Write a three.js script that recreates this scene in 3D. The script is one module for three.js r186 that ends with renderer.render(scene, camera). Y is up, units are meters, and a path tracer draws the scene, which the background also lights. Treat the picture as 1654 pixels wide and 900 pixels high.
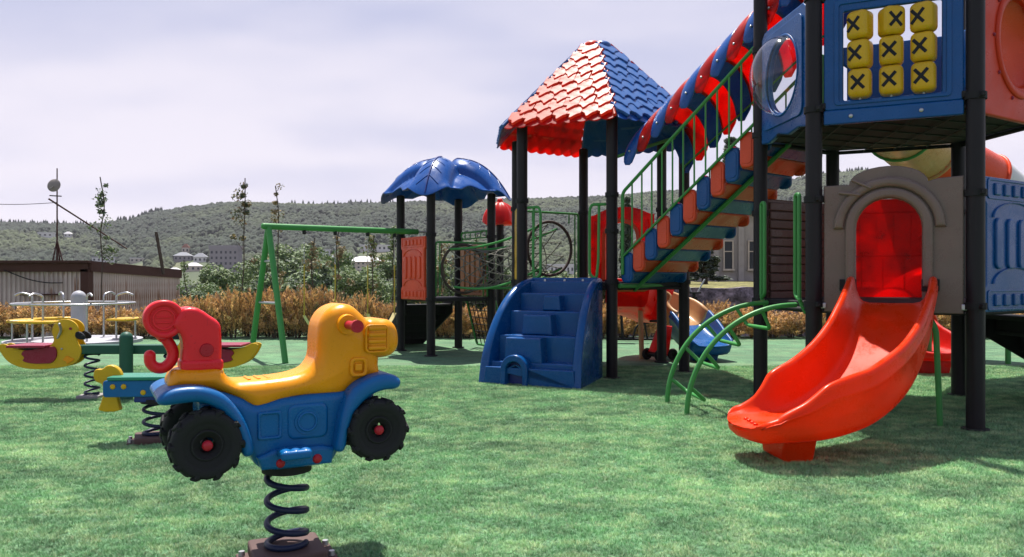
import * as THREE from 'three';
import { mergeGeometries, toCreasedNormals, mergeVertices } from 'three/addons/utils/BufferGeometryUtils.js';
import { RoundedBoxGeometry } from 'three/addons/geometries/RoundedBoxGeometry.js';

// ---------------------------------------------------------------- camera, sky, sun, exposure
const scene = new THREE.Scene();
const CAMH = 1.1;
const camera = new THREE.PerspectiveCamera(38.46, 1654 / 900, 0.05, 6000);
camera.position.set(0, CAMH, 0);
camera.lookAt(0, CAMH, -10);

const renderer = new THREE.WebGLRenderer({ antialias: true });
renderer.toneMapping = THREE.LinearToneMapping;
renderer.toneMappingExposure = 1.95;
renderer.shadowMap.enabled = true;

let seed = 12345;
function rnd() { seed = (seed * 1664525 + 1013904223) >>> 0; return seed / 4294967296; }
const rr = (a, b) => a + (b - a) * rnd();
function hash(ix, iy, s) { let h = (ix * 374761393 + iy * 668265263 + s * 974711) | 0; h = Math.imul(h ^ (h >>> 13), 1274126177); h ^= h >>> 16; return (h >>> 0) / 4294967296; }
const mod = (a, n) => ((a % n) + n) % n;
function vn(x, y, p, s) {                       // value noise with period p
  const ix = Math.floor(x), iy = Math.floor(y); let fx = x - ix, fy = y - iy;
  fx = fx * fx * (3 - 2 * fx); fy = fy * fy * (3 - 2 * fy);
  const x0 = mod(ix, p), x1 = mod(ix + 1, p), y0 = mod(iy, p), y1 = mod(iy + 1, p);
  const a = hash(x0, y0, s), b = hash(x1, y0, s), c = hash(x0, y1, s), d = hash(x1, y1, s);
  return a + (b - a) * fx + (c - a) * fy + (a - b - c + d) * fx * fy;
}
function fbm(x, y, p, s, o = 4) { let v = 0, a = 0.5, t = 0; for (let i = 0; i < o; i++) { v += a * vn(x, y, p, s + i); t += a; x *= 2; y *= 2; p *= 2; a *= 0.5; } return v / t; }
const clamp = (x, a = 0, b = 1) => Math.min(b, Math.max(a, x));
const sstep = (a, b, x) => { const t = clamp((x - a) / (b - a)); return t * t * (3 - 2 * t); };
const lerp = (a, b, t) => a + (b - a) * t;

const SUN = new THREE.Vector3(-0.10, 0.93, -0.36).normalize();
{ // thin bright cloud veil over pale lavender blue air, one computed sky
  const W = 1024, H = 512, data = new Float32Array(W * H * 4);
  for (let j = 0; j < H; j++) for (let i = 0; i < W; i++) {
    const lat = (j + 0.5) / H * Math.PI - Math.PI / 2, lon = ((i + 0.5) / W - 0.5) * 2 * Math.PI;
    const y = Math.sin(lat), cx = Math.cos(lat) * Math.cos(lon), cz = Math.cos(lat) * Math.sin(lon);
    const e = clamp(y), g = Math.pow(1 - e, 1.6);
    let r = lerp(0.13, 0.475, g), gr = lerp(0.185, 0.455, g), b = lerp(0.36, 0.525, g);
    const k = 1 / (Math.max(y, 0.0) + 0.16), px = cx * k, pz = cz * k;
    const n = fbm(px * 1.1 + 7.3, pz * 2.1 + 2.2, 256, 11, 6), m = fbm(px * 0.45 + 31, pz * 0.6 + 5, 256, 23, 3);
    const c = sstep(0.38, 0.66, n * 0.62 + m * 0.42) * 0.85 * (1 - 0.75 * e);
    r = lerp(r, 0.53, c); gr = lerp(gr, 0.50, c); b = lerp(b, 0.55, c);
    const sd = cx * SUN.x + y * SUN.y + cz * SUN.z, halo = Math.pow(clamp(sd), 24) * 0.7;
    r += halo; gr += halo * 0.97; b += halo * 0.92;
    if (y < -0.02) { const t = sstep(-0.02, -0.15, y); r = lerp(r, 0.25, t); gr = lerp(gr, 0.28, t); b = lerp(b, 0.24, t); }
    const o = (j * W + i) * 4, q = 0.93; data[o] = r * q; data[o + 1] = gr * q; data[o + 2] = b * q; data[o + 3] = 1;
  }
  const sky = new THREE.DataTexture(data, W, H, THREE.RGBAFormat, THREE.FloatType);
  sky.mapping = THREE.EquirectangularReflectionMapping; sky.magFilter = THREE.LinearFilter; sky.minFilter = THREE.LinearFilter;
  sky.wrapS = THREE.RepeatWrapping; sky.needsUpdate = true;
  scene.background = sky; scene.environment = sky;
}
const sun = new THREE.DirectionalLight(new THREE.Color().setRGB(1, 0.95, 0.87), 5.0);
sun.position.copy(SUN).multiplyScalar(60); sun.target.position.set(0, 0, -8);
sun.position.add(sun.target.position);
sun.castShadow = true; sun.shadow.mapSize.set(4096, 4096); sun.shadow.radius = 1;
Object.assign(sun.shadow.camera, { left: -16, right: 16, top: 16, bottom: -16, near: 1, far: 150 });
scene.add(sun, sun.target);
scene.fog = new THREE.FogExp2(new THREE.Color().setRGB(0.72, 0.71, 0.80), 0.00012);

// ---------------------------------------------------------------- helpers
const V = (x, d, h) => new THREE.Vector3(x, h, -d);          // X across, d away from the viewer, h up
const PI = Math.PI, deg = a => a * PI / 180;
const used = {};
function numbered(n) { const k = used[n] = (used[n] ?? -1) + 1; return k ? `${n}_${String(k).padStart(3, '0')}` : n; }
function meta(o, label, category, group, kind) {
  if (label) o.userData.label = label; if (category) o.userData.category = category;
  if (group) o.userData.group = group; if (kind) o.userData.kind = kind; return o;
}
function thing(name, label, category, base = [0, 0, 0], group) {   // group at the base of a thing; parts are given in world coordinates
  const o = new THREE.Group(); o.name = numbered(name); o.position.set(...base); o.isThing = true;
  scene.add(o); return meta(o, label, category, group);
}
function boxUV(geo) {                           // metric box-projected uv
  if (geo.userData.metric) return geo;
  const g = geo.index ? geo.toNonIndexed() : geo, p = g.attributes.position, uv = new Float32Array(p.count * 2);
  const a = new THREE.Vector3(), b = new THREE.Vector3(), c = new THREE.Vector3();
  for (let i = 0; i < p.count; i += 3) {
    a.fromBufferAttribute(p, i); b.fromBufferAttribute(p, i + 1).sub(a); c.fromBufferAttribute(p, i + 2).sub(a); b.cross(c);
    const x = Math.abs(b.x), y = Math.abs(b.y), z = Math.abs(b.z);
    for (let k = 0; k < 3; k++) {
      const X = p.getX(i + k), Y = p.getY(i + k), Z = p.getZ(i + k);
      const [s, t] = y >= x && y >= z ? [X, Z] : x >= z ? [Z, Y] : [X, Y];
      uv[(i + k) * 2] = s; uv[(i + k) * 2 + 1] = t;
    }
  }
  g.setAttribute('uv', new THREE.BufferAttribute(uv, 2)); g.userData.metric = true; return g;
}
const uvCache = new Map();
function prep(geo, mat) {
  if (Array.isArray(geo)) geo = join(geo);
  if (mat.userData.metric) { if (!uvCache.has(geo)) uvCache.set(geo, boxUV(geo)); geo = uvCache.get(geo); }
  return geo;
}
function join(list) {
  const out = list.map(g => { let q = g.index ? g.toNonIndexed() : g.clone(); for (const k of Object.keys(q.attributes)) if (!['position', 'normal'].includes(k)) q.deleteAttribute(k); if (!q.attributes.normal) q.computeVertexNormals(); return q; });
  return mergeGeometries(out);
}
function part(parent, name, geo, mat, o = {}) {
  const m = new THREE.Mesh(prep(geo, mat), mat); m.name = name; m.castShadow = m.receiveShadow = true;
  if (o.pos) m.position.copy(o.pos); if (o.quat) m.quaternion.copy(o.quat); if (o.scale) m.scale.copy(o.scale);
  if (parent.isThing && !o.local) m.position.sub(parent.position);
  if (o.label) m.userData.label = o.label; if (o.kind) m.userData.kind = o.kind;
  parent.add(m); return m;
}
function solo(name, geo, mat, label, category, group, kind, base) {  // a thing or piece of the setting that is one mesh
  const m = new THREE.Mesh(prep(geo, mat), mat); m.name = numbered(name); m.castShadow = m.receiveShadow = true;
  if (base) m.position.copy(base); scene.add(m); return meta(m, label, category, group, kind);
}
function copyOf(t, x, d, h = 0, turn = 0, sc = 1, label) {
  const c = t.clone(); c.name = numbered(t.name.replace(/_\d{3}$/, '')); c.position.set(x, h, -d); c.rotation.y = turn;
  if (typeof sc === 'number') c.scale.setScalar(sc); else c.scale.set(...sc);
  if (label) c.userData.label = label; scene.add(c); return c;
}
// shapes
const smoothPts = (pts, n = 4, closed = true) => new THREE.CatmullRomCurve3(pts.map(p => new THREE.Vector3(p[0], p[1], 0)), closed, 'centripetal').getPoints(pts.length * n).map(v => new THREE.Vector2(v.x, v.y));
function extr(pts, thick, bev = 0.01, { smooth = 0, holes = [], seg = 4, crease = 0.7 } = {}) {
  const P = smooth ? smoothPts(pts, smooth).slice(0, -1) : pts.map(p => new THREE.Vector2(p[0], p[1]));
  const sh = new THREE.Shape(P);
  for (const h of holes) sh.holes.push(new THREE.Path(h.map(p => new THREE.Vector2(p[0], p[1]))));
  const g = new THREE.ExtrudeGeometry(sh, { depth: Math.max(0.0005, thick - 2 * bev), bevelEnabled: bev > 0, bevelThickness: bev, bevelSize: bev, bevelOffset: -bev, bevelSegments: seg, curveSegments: 16, steps: 1 });
  g.translate(0, 0, -(thick - 2 * bev) / 2); g.deleteAttribute('uv');
  const q = toCreasedNormals(g, crease), P3 = q.attributes.position, N3 = q.attributes.normal, A = new THREE.Vector3(), B = new THREE.Vector3(), C = new THREE.Vector3();
  for (let i = 0; i < P3.count; i += 3) { A.fromBufferAttribute(P3, i); B.fromBufferAttribute(P3, i + 1).sub(A); C.fromBufferAttribute(P3, i + 2).sub(A); B.cross(C).normalize(); if (Math.abs(B.z) > 0.9999) for (let k = 0; k < 3; k++) N3.setXYZ(i + k, 0, 0, Math.sign(B.z)); }
  return q;
}
function rrect(x0, y0, x1, y1, r, n = 5) {
  const o = []; for (const [cx, cy, a] of [[x1 - r, y0 + r, -90], [x1 - r, y1 - r, 0], [x0 + r, y1 - r, 90], [x0 + r, y0 + r, 180]])
    for (let i = 0; i <= n; i++) { const t = deg(a + 90 * i / n); o.push([cx + r * Math.cos(t), cy + r * Math.sin(t)]); } return o;
}
function archPts(w, y0, y1, n = 14) { // upright opening with a round head
  const o = [[-w / 2, y0], [w / 2, y0]]; const yc = y1 - w / 2;
  for (let i = 0; i <= n; i++) { const t = PI * i / n; o.push([w / 2 * Math.cos(t), yc + w / 2 * Math.sin(t)]); } return o;
}
const box = (w, h, t, x = 0, y = 0, z = 0) => new THREE.BoxGeometry(w, h, t).translate(x, y, z);
const rbox = (w, h, t, r = 0.01, x = 0, y = 0, z = 0, s = 2) => new RoundedBoxGeometry(w, h, t, s, Math.min(r, w / 2.01, h / 2.01, t / 2.01)).translate(x, y, z);
function rod(a, b, r, r2 = r, n = 12, caps = true) {
  const d = b.clone().sub(a), L = d.length(), g = new THREE.CylinderGeometry(r2, r, L, n, 1, !caps);
  g.applyQuaternion(new THREE.Quaternion().setFromUnitVectors(new THREE.Vector3(0, 1, 0), d.normalize()));
  const m = a.clone().add(b).multiplyScalar(0.5); return g.translate(m.x, m.y, m.z);
}
function roundPath(pts, rad, n = 5) {
  const o = [pts[0].clone()];
  for (let i = 1; i < pts.length - 1; i++) {
    const p = pts[i], a = pts[i - 1].clone().sub(p), b = pts[i + 1].clone().sub(p), ra = Math.min(rad, a.length() * 0.49, b.length() * 0.49);
    const s = p.clone().add(a.normalize().multiplyScalar(ra)), e = p.clone().add(b.normalize().multiplyScalar(ra));
    for (let k = 0; k <= n; k++) { const t = k / n; o.push(s.clone().multiplyScalar((1 - t) * (1 - t)).addScaledVector(p, 2 * t * (1 - t)).addScaledVector(e, t * t)); }
  }
  o.push(pts[pts.length - 1].clone()); return o;
}
class Poly extends THREE.Curve { constructor(p) { super(); this.p = p; this.l = [0]; for (let i = 1; i < p.length; i++) this.l.push(this.l[i - 1] + p[i].distanceTo(p[i - 1])); }
  getPoint(t, o = new THREE.Vector3()) { const s = t * (this.p.length - 1), i = Math.min(Math.floor(s), this.p.length - 2); return o.copy(this.p[i]).lerp(this.p[i + 1], s - i); }
  getPointAt(t, o) { return this.getPoint(t, o); } getTangentAt(t, o = new THREE.Vector3()) { const e = 0.5 / (this.p.length - 1); return this.getPoint(Math.min(1, t + e)).sub(this.getPoint(Math.max(0, t - e))).normalize(); } }
function pipe(pts, r, rad = 0.06, n = 8) {     // bent pipe with closed round ends
  const P = rad ? roundPath(pts, rad) : pts, g = new THREE.TubeGeometry(new Poly(P), P.length - 1, r, n, false);
  return join([g, new THREE.SphereGeometry(r * 0.998, n, 6).translate(...P[0].toArray()), new THREE.SphereGeometry(r * 0.998, n, 6).translate(...P[P.length - 1].toArray())]);
}
function curvePipe(pts, r, seg = 32, n = 8, closed = false) { return new THREE.TubeGeometry(new THREE.CatmullRomCurve3(pts, closed, 'centripetal'), seg, r, n, closed); }
function helix(c, R, h0, h1, turns, r, flat = 0.8, n = 8) {
  const P = [], N = Math.round(turns * 26);
  for (let i = 0; i <= N; i++) { const t = i / N, a = t * turns * 2 * PI; const f0 = flat / turns, q = clamp((t - f0 * 0.5) / (1 - f0)); P.push(new THREE.Vector3(c.x + R * Math.cos(a), h0 + (h1 - h0) * q, c.z + R * Math.sin(a))); }
  return pipe(P, r, 0, n);
}
function sweep(rings, close = true) {           // rings: arrays of Vector3, equal length, closed profile
  const n = rings[0].length, pos = [], idx = [];
  for (const r of rings) for (const p of r) pos.push(p.x, p.y, p.z);
  for (let i = 0; i < rings.length - 1; i++) for (let j = 0; j < (close ? n : n - 1); j++) {
    const a = i * n + j, b = i * n + (j + 1) % n, c = a + n, d = b + n; idx.push(a, b, d, a, d, c);
  }
  const g = new THREE.BufferGeometry(); g.setAttribute('position', new THREE.Float32BufferAttribute(pos, 3)); g.setIndex(idx); g.computeVertexNormals();
  return g;
}
function capOf(ring, flip) { // fan cap through 2-D triangulation in the ring's own plane
  const c = ring.reduce((s, p) => s.add(p), new THREE.Vector3()).multiplyScalar(1 / ring.length), n = new THREE.Vector3();
  for (let i = 0; i < ring.length; i++) n.add(ring[i].clone().sub(c).cross(ring[(i + 1) % ring.length].clone().sub(c)));
  n.normalize(); const x = ring[0].clone().sub(c).normalize(), y = n.clone().cross(x);
  const tri = THREE.ShapeUtils.triangulateShape(ring.map(p => { const q = p.clone().sub(c); return new THREE.Vector2(q.dot(x), q.dot(y)); }), []), pos = [];
  for (const t of tri) for (const k of (flip ? [t[0], t[2], t[1]] : t)) pos.push(...ring[k].toArray());
  const g = new THREE.BufferGeometry(); g.setAttribute('position', new THREE.Float32BufferAttribute(pos, 3)); g.computeVertexNormals(); return g;
}

// soft moulded body: a rounded extrusion of an outline, meshed from its distance field (surface nets)
function puff(pts, T, b, { smooth = 3, cell = 0.0065, dome = 0 } = {}) {
  const P = smooth ? smoothPts(pts, smooth).slice(0, -1) : pts.map(p => new THREE.Vector2(p[0], p[1])), n = P.length;
  const sdf = (x, y) => { let d = 1e9, s = 1; for (let i = 0, j = n - 1; i < n; j = i++) { const a = P[i], c = P[j], ex = c.x - a.x, ey = c.y - a.y, wx = x - a.x, wy = y - a.y, t = clamp((wx * ex + wy * ey) / (ex * ex + ey * ey)), qx = wx - ex * t, qy = wy - ey * t, q = qx * qx + qy * qy; if (q < d) d = q; const c1 = y >= a.y, c2 = y < c.y, c3 = ex * wy > ey * wx; if ((c1 && c2 && c3) || (!c1 && !c2 && !c3)) s = -s; } return s * Math.sqrt(d); };
  let x0 = 1e9, x1 = -1e9, y0 = 1e9, y1 = -1e9; for (const p of P) { x0 = Math.min(x0, p.x); x1 = Math.max(x1, p.x); y0 = Math.min(y0, p.y); y1 = Math.max(y1, p.y); }
  const m = cell * 2; x0 -= m; y0 -= m; const nx = Math.ceil((x1 + m - x0) / cell) + 1, ny = Math.ceil((y1 + m - y0) / cell) + 1, z0 = -T / 2 - dome - m, nz = Math.ceil(-2 * z0 / cell) + 1;
  const S = new Float32Array(nx * ny); for (let j = 0; j < ny; j++) for (let i = 0; i < nx; i++) S[j * nx + i] = sdf(x0 + i * cell, y0 + j * cell);
  const s2 = (x, y) => { const fx = clamp((x - x0) / cell, 0, nx - 1.001), fy = clamp((y - y0) / cell, 0, ny - 1.001), i = Math.floor(fx), j = Math.floor(fy), u = fx - i, v = fy - j, o = j * nx + i; return (S[o] * (1 - u) + S[o + 1] * u) * (1 - v) + (S[o + nx] * (1 - u) + S[o + nx + 1] * u) * v; };
  const fz = (d, z) => { const h = T / 2 + dome * clamp(-d / 0.09) - b, a = d + b, c = Math.abs(z) - h, k = 0.012; const ax = Math.max(a, 0), cz = Math.max(c, 0); return Math.min(Math.max(a, c), 0) + Math.hypot(ax, cz) - b; };
  const f = (x, y, z) => fz(s2(x, y), z), id = new Int32Array(nx * ny * nz).fill(-1), pos = [], nor = [], idx = [], at = (i, j, k) => fz(S[j * nx + i], z0 + k * cell);
  const F = new Float32Array(nx * ny * nz); for (let k = 0; k < nz; k++) for (let j = 0; j < ny; j++) for (let i = 0; i < nx; i++) F[(k * ny + j) * nx + i] = at(i, j, k);
  const G = (i, j, k) => F[(k * ny + j) * nx + i], E = [[0, 0, 0, 1, 0, 0], [0, 1, 0, 1, 1, 0], [0, 0, 1, 1, 0, 1], [0, 1, 1, 1, 1, 1], [0, 0, 0, 0, 1, 0], [1, 0, 0, 1, 1, 0], [0, 0, 1, 0, 1, 1], [1, 0, 1, 1, 1, 1], [0, 0, 0, 0, 0, 1], [1, 0, 0, 1, 0, 1], [0, 1, 0, 0, 1, 1], [1, 1, 0, 1, 1, 1]];
  for (let k = 0; k < nz - 1; k++) for (let j = 0; j < ny - 1; j++) for (let i = 0; i < nx - 1; i++) {
    let c = 0, X = 0, Y = 0, Z = 0; for (const e of E) { const a = G(i + e[0], j + e[1], k + e[2]), q = G(i + e[3], j + e[4], k + e[5]); if ((a < 0) !== (q < 0)) { const t = a / (a - q); X += e[0] + (e[3] - e[0]) * t; Y += e[1] + (e[4] - e[1]) * t; Z += e[2] + (e[5] - e[2]) * t; c++; } }
    if (c) { const x = x0 + (i + X / c) * cell, y = y0 + (j + Y / c) * cell, z = z0 + (k + Z / c) * cell, h = cell * 0.9; id[(k * ny + j) * nx + i] = pos.length / 3; pos.push(x, y, z); const g = new THREE.Vector3(f(x + h, y, z) - f(x - h, y, z), f(x, y + h, z) - f(x, y - h, z), f(x, y, z + h) - f(x, y, z - h)).normalize(); nor.push(g.x, g.y, g.z); }
  }
  const I = (i, j, k) => id[(k * ny + j) * nx + i], quad = (a, b2, c, d, fl) => { if (fl) idx.push(a, b2, c, a, c, d); else idx.push(a, c, b2, a, d, c); };
  for (let k = 1; k < nz - 1; k++) for (let j = 1; j < ny - 1; j++) for (let i = 1; i < nx - 1; i++) { const a = G(i, j, k) < 0;
    if (a !== (G(i + 1, j, k) < 0)) quad(I(i, j - 1, k - 1), I(i, j, k - 1), I(i, j, k), I(i, j - 1, k), a); if (a !== (G(i, j + 1, k) < 0)) quad(I(i - 1, j, k - 1), I(i - 1, j, k), I(i, j, k), I(i, j, k - 1), a); if (a !== (G(i, j, k + 1) < 0)) quad(I(i - 1, j - 1, k), I(i, j - 1, k), I(i, j, k), I(i - 1, j, k), a); }
  const g = new THREE.BufferGeometry(); g.setAttribute('position', new THREE.Float32BufferAttribute(pos, 3)); g.setAttribute('normal', new THREE.Float32BufferAttribute(nor, 3)); g.setIndex(idx); return g;
}

// ---------------------------------------------------------------- materials
function tex(size, fn, srgb = true) {
  const d = new Uint8Array(size * size * 4);
  for (let j = 0; j < size; j++) for (let i = 0; i < size; i++) { const c = fn(i / size, j / size), o = (j * size + i) * 4; d[o] = clamp(c[0]) * 255; d[o + 1] = clamp(c[1]) * 255; d[o + 2] = clamp(c[2]) * 255; d[o + 3] = 255; }
  const t = new THREE.DataTexture(d, size, size); t.wrapS = t.wrapT = THREE.RepeatWrapping; t.magFilter = THREE.LinearFilter; t.minFilter = THREE.LinearMipmapLinearFilter; t.generateMipmaps = true;
  if (srgb) t.colorSpace = THREE.SRGBColorSpace; t.needsUpdate = true; return t;
}
// dusty, lightly scuffed moulded plastic: speckles, scratches and blotches of dust
const scuff = tex(512, (u, v) => {
  const b = fbm(u * 5, v * 5, 5, 3, 5), s = vn(u * 200, v * 200, 200, 9), l = vn(u * 6, v * 150, 150, 17), l2 = vn(u * 130, v * 5, 130, 19);
  let k = 0.93 + 0.09 * (b - 0.5); if (s > 0.93) k -= 0.10; if (l > 0.93 && b > 0.5) k += 0.06; if (l2 > 0.95 && b < 0.5) k -= 0.05; return [k, k, k];
});
const scuffR = tex(512, (u, v) => { const b = fbm(u * 7, v * 7, 7, 31, 5), s = vn(u * 128, v * 128, 128, 37); const k = 0.55 + 0.6 * (b - 0.5) + 0.2 * (s - 0.5); return [k, k, k]; }, false);
function rep(t, m) { const c = t.clone(); c.repeat.set(1 / m, 1 / m); c.needsUpdate = true; return c; }
const scuffT = rep(scuff, 0.9), scuffRT = rep(scuffR, 0.7);
function plastic(r, g, b, o = {}) {
  const m = new THREE.MeshPhysicalMaterial({ color: new THREE.Color().setRGB(r, g, b), roughness: o.rough ?? 0.62, metalness: 0, specularIntensity: o.spec ?? 0.5, map: scuffT, roughnessMap: scuffRT, side: THREE.DoubleSide });
  if (o.trans) { m.transmission = o.trans; m.thickness = 0; }
  m.userData.metric = true; return m;
}
function paint(r, g, b, rough = 0.45, metal = 0) { const m = new THREE.MeshPhysicalMaterial({ specularIntensity: 0.45, color: new THREE.Color().setRGB(r, g, b), roughness: rough, metalness: metal, map: scuffT }); m.userData.metric = true; return m; }
const M = {
  red: plastic(0.85, 0.022, 0.012, { trans: 0.55, rough: 0.7, spec: 0.35 }), redThin: plastic(0.92, 0.018, 0.008, { trans: 0.82, rough: 0.75, spec: 0.3 }),
  orange: plastic(0.70, 0.072, 0.022), orangeThin: plastic(0.66, 0.05, 0.015, { trans: 0.2, rough: 0.7, spec: 0.3 }), slide: plastic(0.93, 0.05, 0.004, { trans: 0.35, rough: 0.6, spec: 0.25 }),
  yellow: plastic(0.82, 0.305, 0.004), yellow2: plastic(0.60, 0.36, 0.012), riderRed: plastic(0.78, 0.02, 0.03), maroon: plastic(0.26, 0.015, 0.045),
  blue: plastic(0.003, 0.075, 0.26), blueThin: plastic(0.012, 0.10, 0.40, { trans: 0.3, rough: 0.55 }), riderBlue: plastic(0.003, 0.108, 0.32), deepBlue: plastic(0.003, 0.068, 0.235, { rough: 0.5 }), navy: plastic(0.02, 0.04, 0.2),
  tan: plastic(0.17, 0.125, 0.105), tanLight: plastic(0.52, 0.29, 0.13), brown: plastic(0.13, 0.065, 0.05), woodTan: plastic(0.42, 0.19, 0.07),
  green: paint(0.06, 0.27, 0.07, 0.4), greenDark: paint(0.02, 0.09, 0.06, 0.5), greenSeat: plastic(0.03, 0.22, 0.14),
  post: paint(0.0125, 0.011, 0.014, 0.5), dark: paint(0.016, 0.016, 0.018, 0.7), deck: paint(0.02, 0.02, 0.022, 0.75), steel: paint(0.45, 0.45, 0.47, 0.35, 0.7), ribs: paint(0.06, 0.055, 0.055, 0.6), grey: paint(0.38, 0.38, 0.42, 0.5), lightGrey: plastic(0.6, 0.58, 0.57),
  rubber: paint(0.016, 0.016, 0.018, 0.75), spring: paint(0.012, 0.018, 0.05, 0.4), plate: paint(0.10, 0.06, 0.055, 0.7), hub: plastic(0.42, 0.015, 0.03), ropes: paint(0.17, 0.16, 0.14, 0.9), ring: paint(0.07, 0.05, 0.045, 0.7),
  mark: paint(0.012, 0.014, 0.02, 0.7), chain: plastic(0.55, 0.42, 0.06), strap: plastic(0.6, 0.5, 0.22), concrete: paint(0.30, 0.28, 0.27, 0.9), rust: paint(0.07, 0.035, 0.028, 0.9),
};
M.dish = paint(0.26, 0.23, 0.21, 0.7);
M.bubble = new THREE.MeshPhysicalMaterial({ color: new THREE.Color().setRGB(0.86, 0.85, 0.86), roughness: 0.08, transmission: 1, thickness: 0, ior: 1.49, side: THREE.DoubleSide });
M.roofRed = plastic(0.80, 0.11, 0.055, { trans: 0.6, rough: 0.8, spec: 0.3 }); M.roofBlue = plastic(0.03, 0.13, 0.40, { trans: 0.25, rough: 0.7, spec: 0.7 });

// ---------------------------------------------------------------- ground
{
  const turfTex = tex(1024, (u, v) => {          // 2 m of looped pile: fibre grain, tufts, worn paler patches
    const f = vn(u * 420, v * 420, 420, 41), f2 = vn(u * 190, v * 190, 190, 43), p = fbm(u * 9, v * 14, 14 * 9, 47, 4), w = fbm(u * 4, v * 6, 12, 53, 4);
    const k = 0.57 + 0.38 * f * 0.6 + 0.22 * f2 + 0.38 * (p - 0.5), y = sstep(0.5, 0.75, w) * 0.35 + (f > 0.86 ? 0.35 : 0);
    return [lerp(0.385, 0.60, y) * k, lerp(0.60, 0.68, y) * k, lerp(0.41, 0.49, y) * k];
  });
  const tb = tex(512, (u, v) => { const f = vn(u * 220, v * 220, 220, 61), g = fbm(u * 12, v * 12, 12, 67, 4); const k = 0.6 * f + 0.4 * g; return [k, k, k]; }, false);
  const m = new THREE.MeshStandardMaterial({ map: rep(turfTex, 2), bumpMap: rep(tb, 1), bumpScale: 0.012, roughness: 0.85, vertexColors: true });
  const g = new THREE.PlaneGeometry(44, 21, 220, 105); g.rotateX(-PI / 2); g.translate(0, 0, -4.7);
  const p = g.attributes.position, uv = g.attributes.uv, col = new Float32Array(p.count * 3);
  for (let i = 0; i < p.count; i++) {
    const x = p.getX(i), z = p.getZ(i); uv.setXY(i, x + 0.13 * Math.sin(z * 0.7), z + 0.11 * Math.sin(x * 0.5));
    const n = fbm(x * 0.9 + 50, z * 1.5 + 50, 512, 71, 4), q = fbm(x * 2.6 + 90, z * 4.2 + 40, 512, 79, 3);
    const k = 0.80 + 0.20 * (n - 0.5) + 0.34 * (q - 0.5), y = sstep(0.5, 0.7, q) * 0.16;
    col[i * 3] = k * (1 + y * 0.9); col[i * 3 + 1] = k; col[i * 3 + 2] = k * (1 - y * 0.2);
  }
  g.setAttribute('color', new THREE.BufferAttribute(col, 3));
  const t = new THREE.Mesh(g, m); t.name = 'artificial_turf'; t.receiveShadow = true; meta(t, 'green artificial turf covering the playground floor', 'turf', null, 'structure'); scene.add(t);
  // pile fibres standing on the nearest turf
  const N = 300000, tuft = []; const tri = (x, z, a, l, w, lean) => { const c = Math.cos(a), s = Math.sin(a); tuft.push(x - w * c, 0, z - w * s, x + w * c, 0, z + w * s, x + lean * s, l, z + lean * c); };
  for (let i = 0; i < 6; i++) tri(rr(-0.006, 0.006), rr(-0.006, 0.006), rr(0, 6.28), rr(0.010, 0.017), 0.0014, rr(0.002, 0.012));
  const tg = new THREE.BufferGeometry(); tg.setAttribute('position', new THREE.Float32BufferAttribute(tuft, 3)); tg.computeVertexNormals();
  const fm = new THREE.MeshPhysicalMaterial({ color: 0xffffff, roughness: 0.7, side: THREE.DoubleSide, transmission: 0.25, thickness: 0 });
  const inst = new THREE.InstancedMesh(tg, fm, N), o = new THREE.Object3D(), c = new THREE.Color();
  for (let i = 0; i < N; i++) {
    const q = rnd(), d = 2.4 + Math.pow(q, 0.85) * 7.6, x = rr(-1, 1) * (0.72 * d + 0.5);
    o.position.set(x, 0.001, -d); o.rotation.y = rr(0, 6.28); const s = rr(0.8, 1.25) * (1 + d * 0.05); o.scale.set(s, s * rr(0.6, 1.1), s); o.updateMatrix(); inst.setMatrixAt(i, o.matrix);
    const n = fbm(x * 0.9 + 50, -d * 1.5 + 50, 512, 71, 4), n2 = fbm(x * 2.6 + 90, -d * 4.2 + 40, 512, 79, 3), n3 = fbm(x * 9 + 20, -d * 13 + 60, 512, 151, 2), k = (0.64 + 0.30 * (n - 0.5) + 0.55 * (n2 - 0.5) + 0.55 * (n3 - 0.5)) * rr(0.75, 1.25), y = sstep(0.45, 0.7, n3) * 0.6 + (rnd() < 0.12 ? 0.8 : 0);
    c.setRGB(lerp(0.275, 0.50, y) * k, lerp(0.59, 0.65, y) * k, lerp(0.255, 0.33, y) * k); inst.setColorAt(i, c);
  }
  inst.name = 'turf_fibres'; inst.castShadow = inst.receiveShadow = true; meta(inst, 'short green plastic fibres of the artificial turf', 'turf', null, 'stuff'); scene.add(inst);
}
// ridge line of the far hill, as heights above eye level at 900 m
const RU = [[-900, 380], [-300, 372], [0, 366], [150, 368], [200, 361], [260, 346], [310, 338], [370, 332], [500, 335], [640, 332], [800, 327], [940, 324], [1100, 314], [1250, 302], [1330, 286], [1400, 280], [1480, 290], [1560, 302], [1654, 310], [2600, 330]];
function ridgeV(u) { for (let i = 1; i < RU.length; i++) if (u <= RU[i][0]) { const t = (u - RU[i - 1][0]) / (RU[i][0] - RU[i - 1][0]); return lerp(RU[i - 1][1], RU[i][1], t * t * (3 - 2 * t)); } return 330; }
function ground(x, d) {
  let h = -0.03 - 1.0 * sstep(15.3, 19, d) - 5 * sstep(19, 48, d) - 4 * sstep(45, 130, d);
  if (d > 300) {
    const u = 827 + x / d * 1290, hr = CAMH + (450 - ridgeV(u)) / 1290 * 900, t = (d - 300) / 600;
    if (t <= 1) h += (hr + 10) * (0.55 * t + 0.45 * t * t * (3 - 2 * t)) + 5 * Math.sin(t * PI) * (fbm(x * 0.012 + 99, d * 0.012, 512, 83, 3) - 0.5) * 3;
    else h = hr - (d - 900) * 0.12;
  }
  return h;
}
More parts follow.
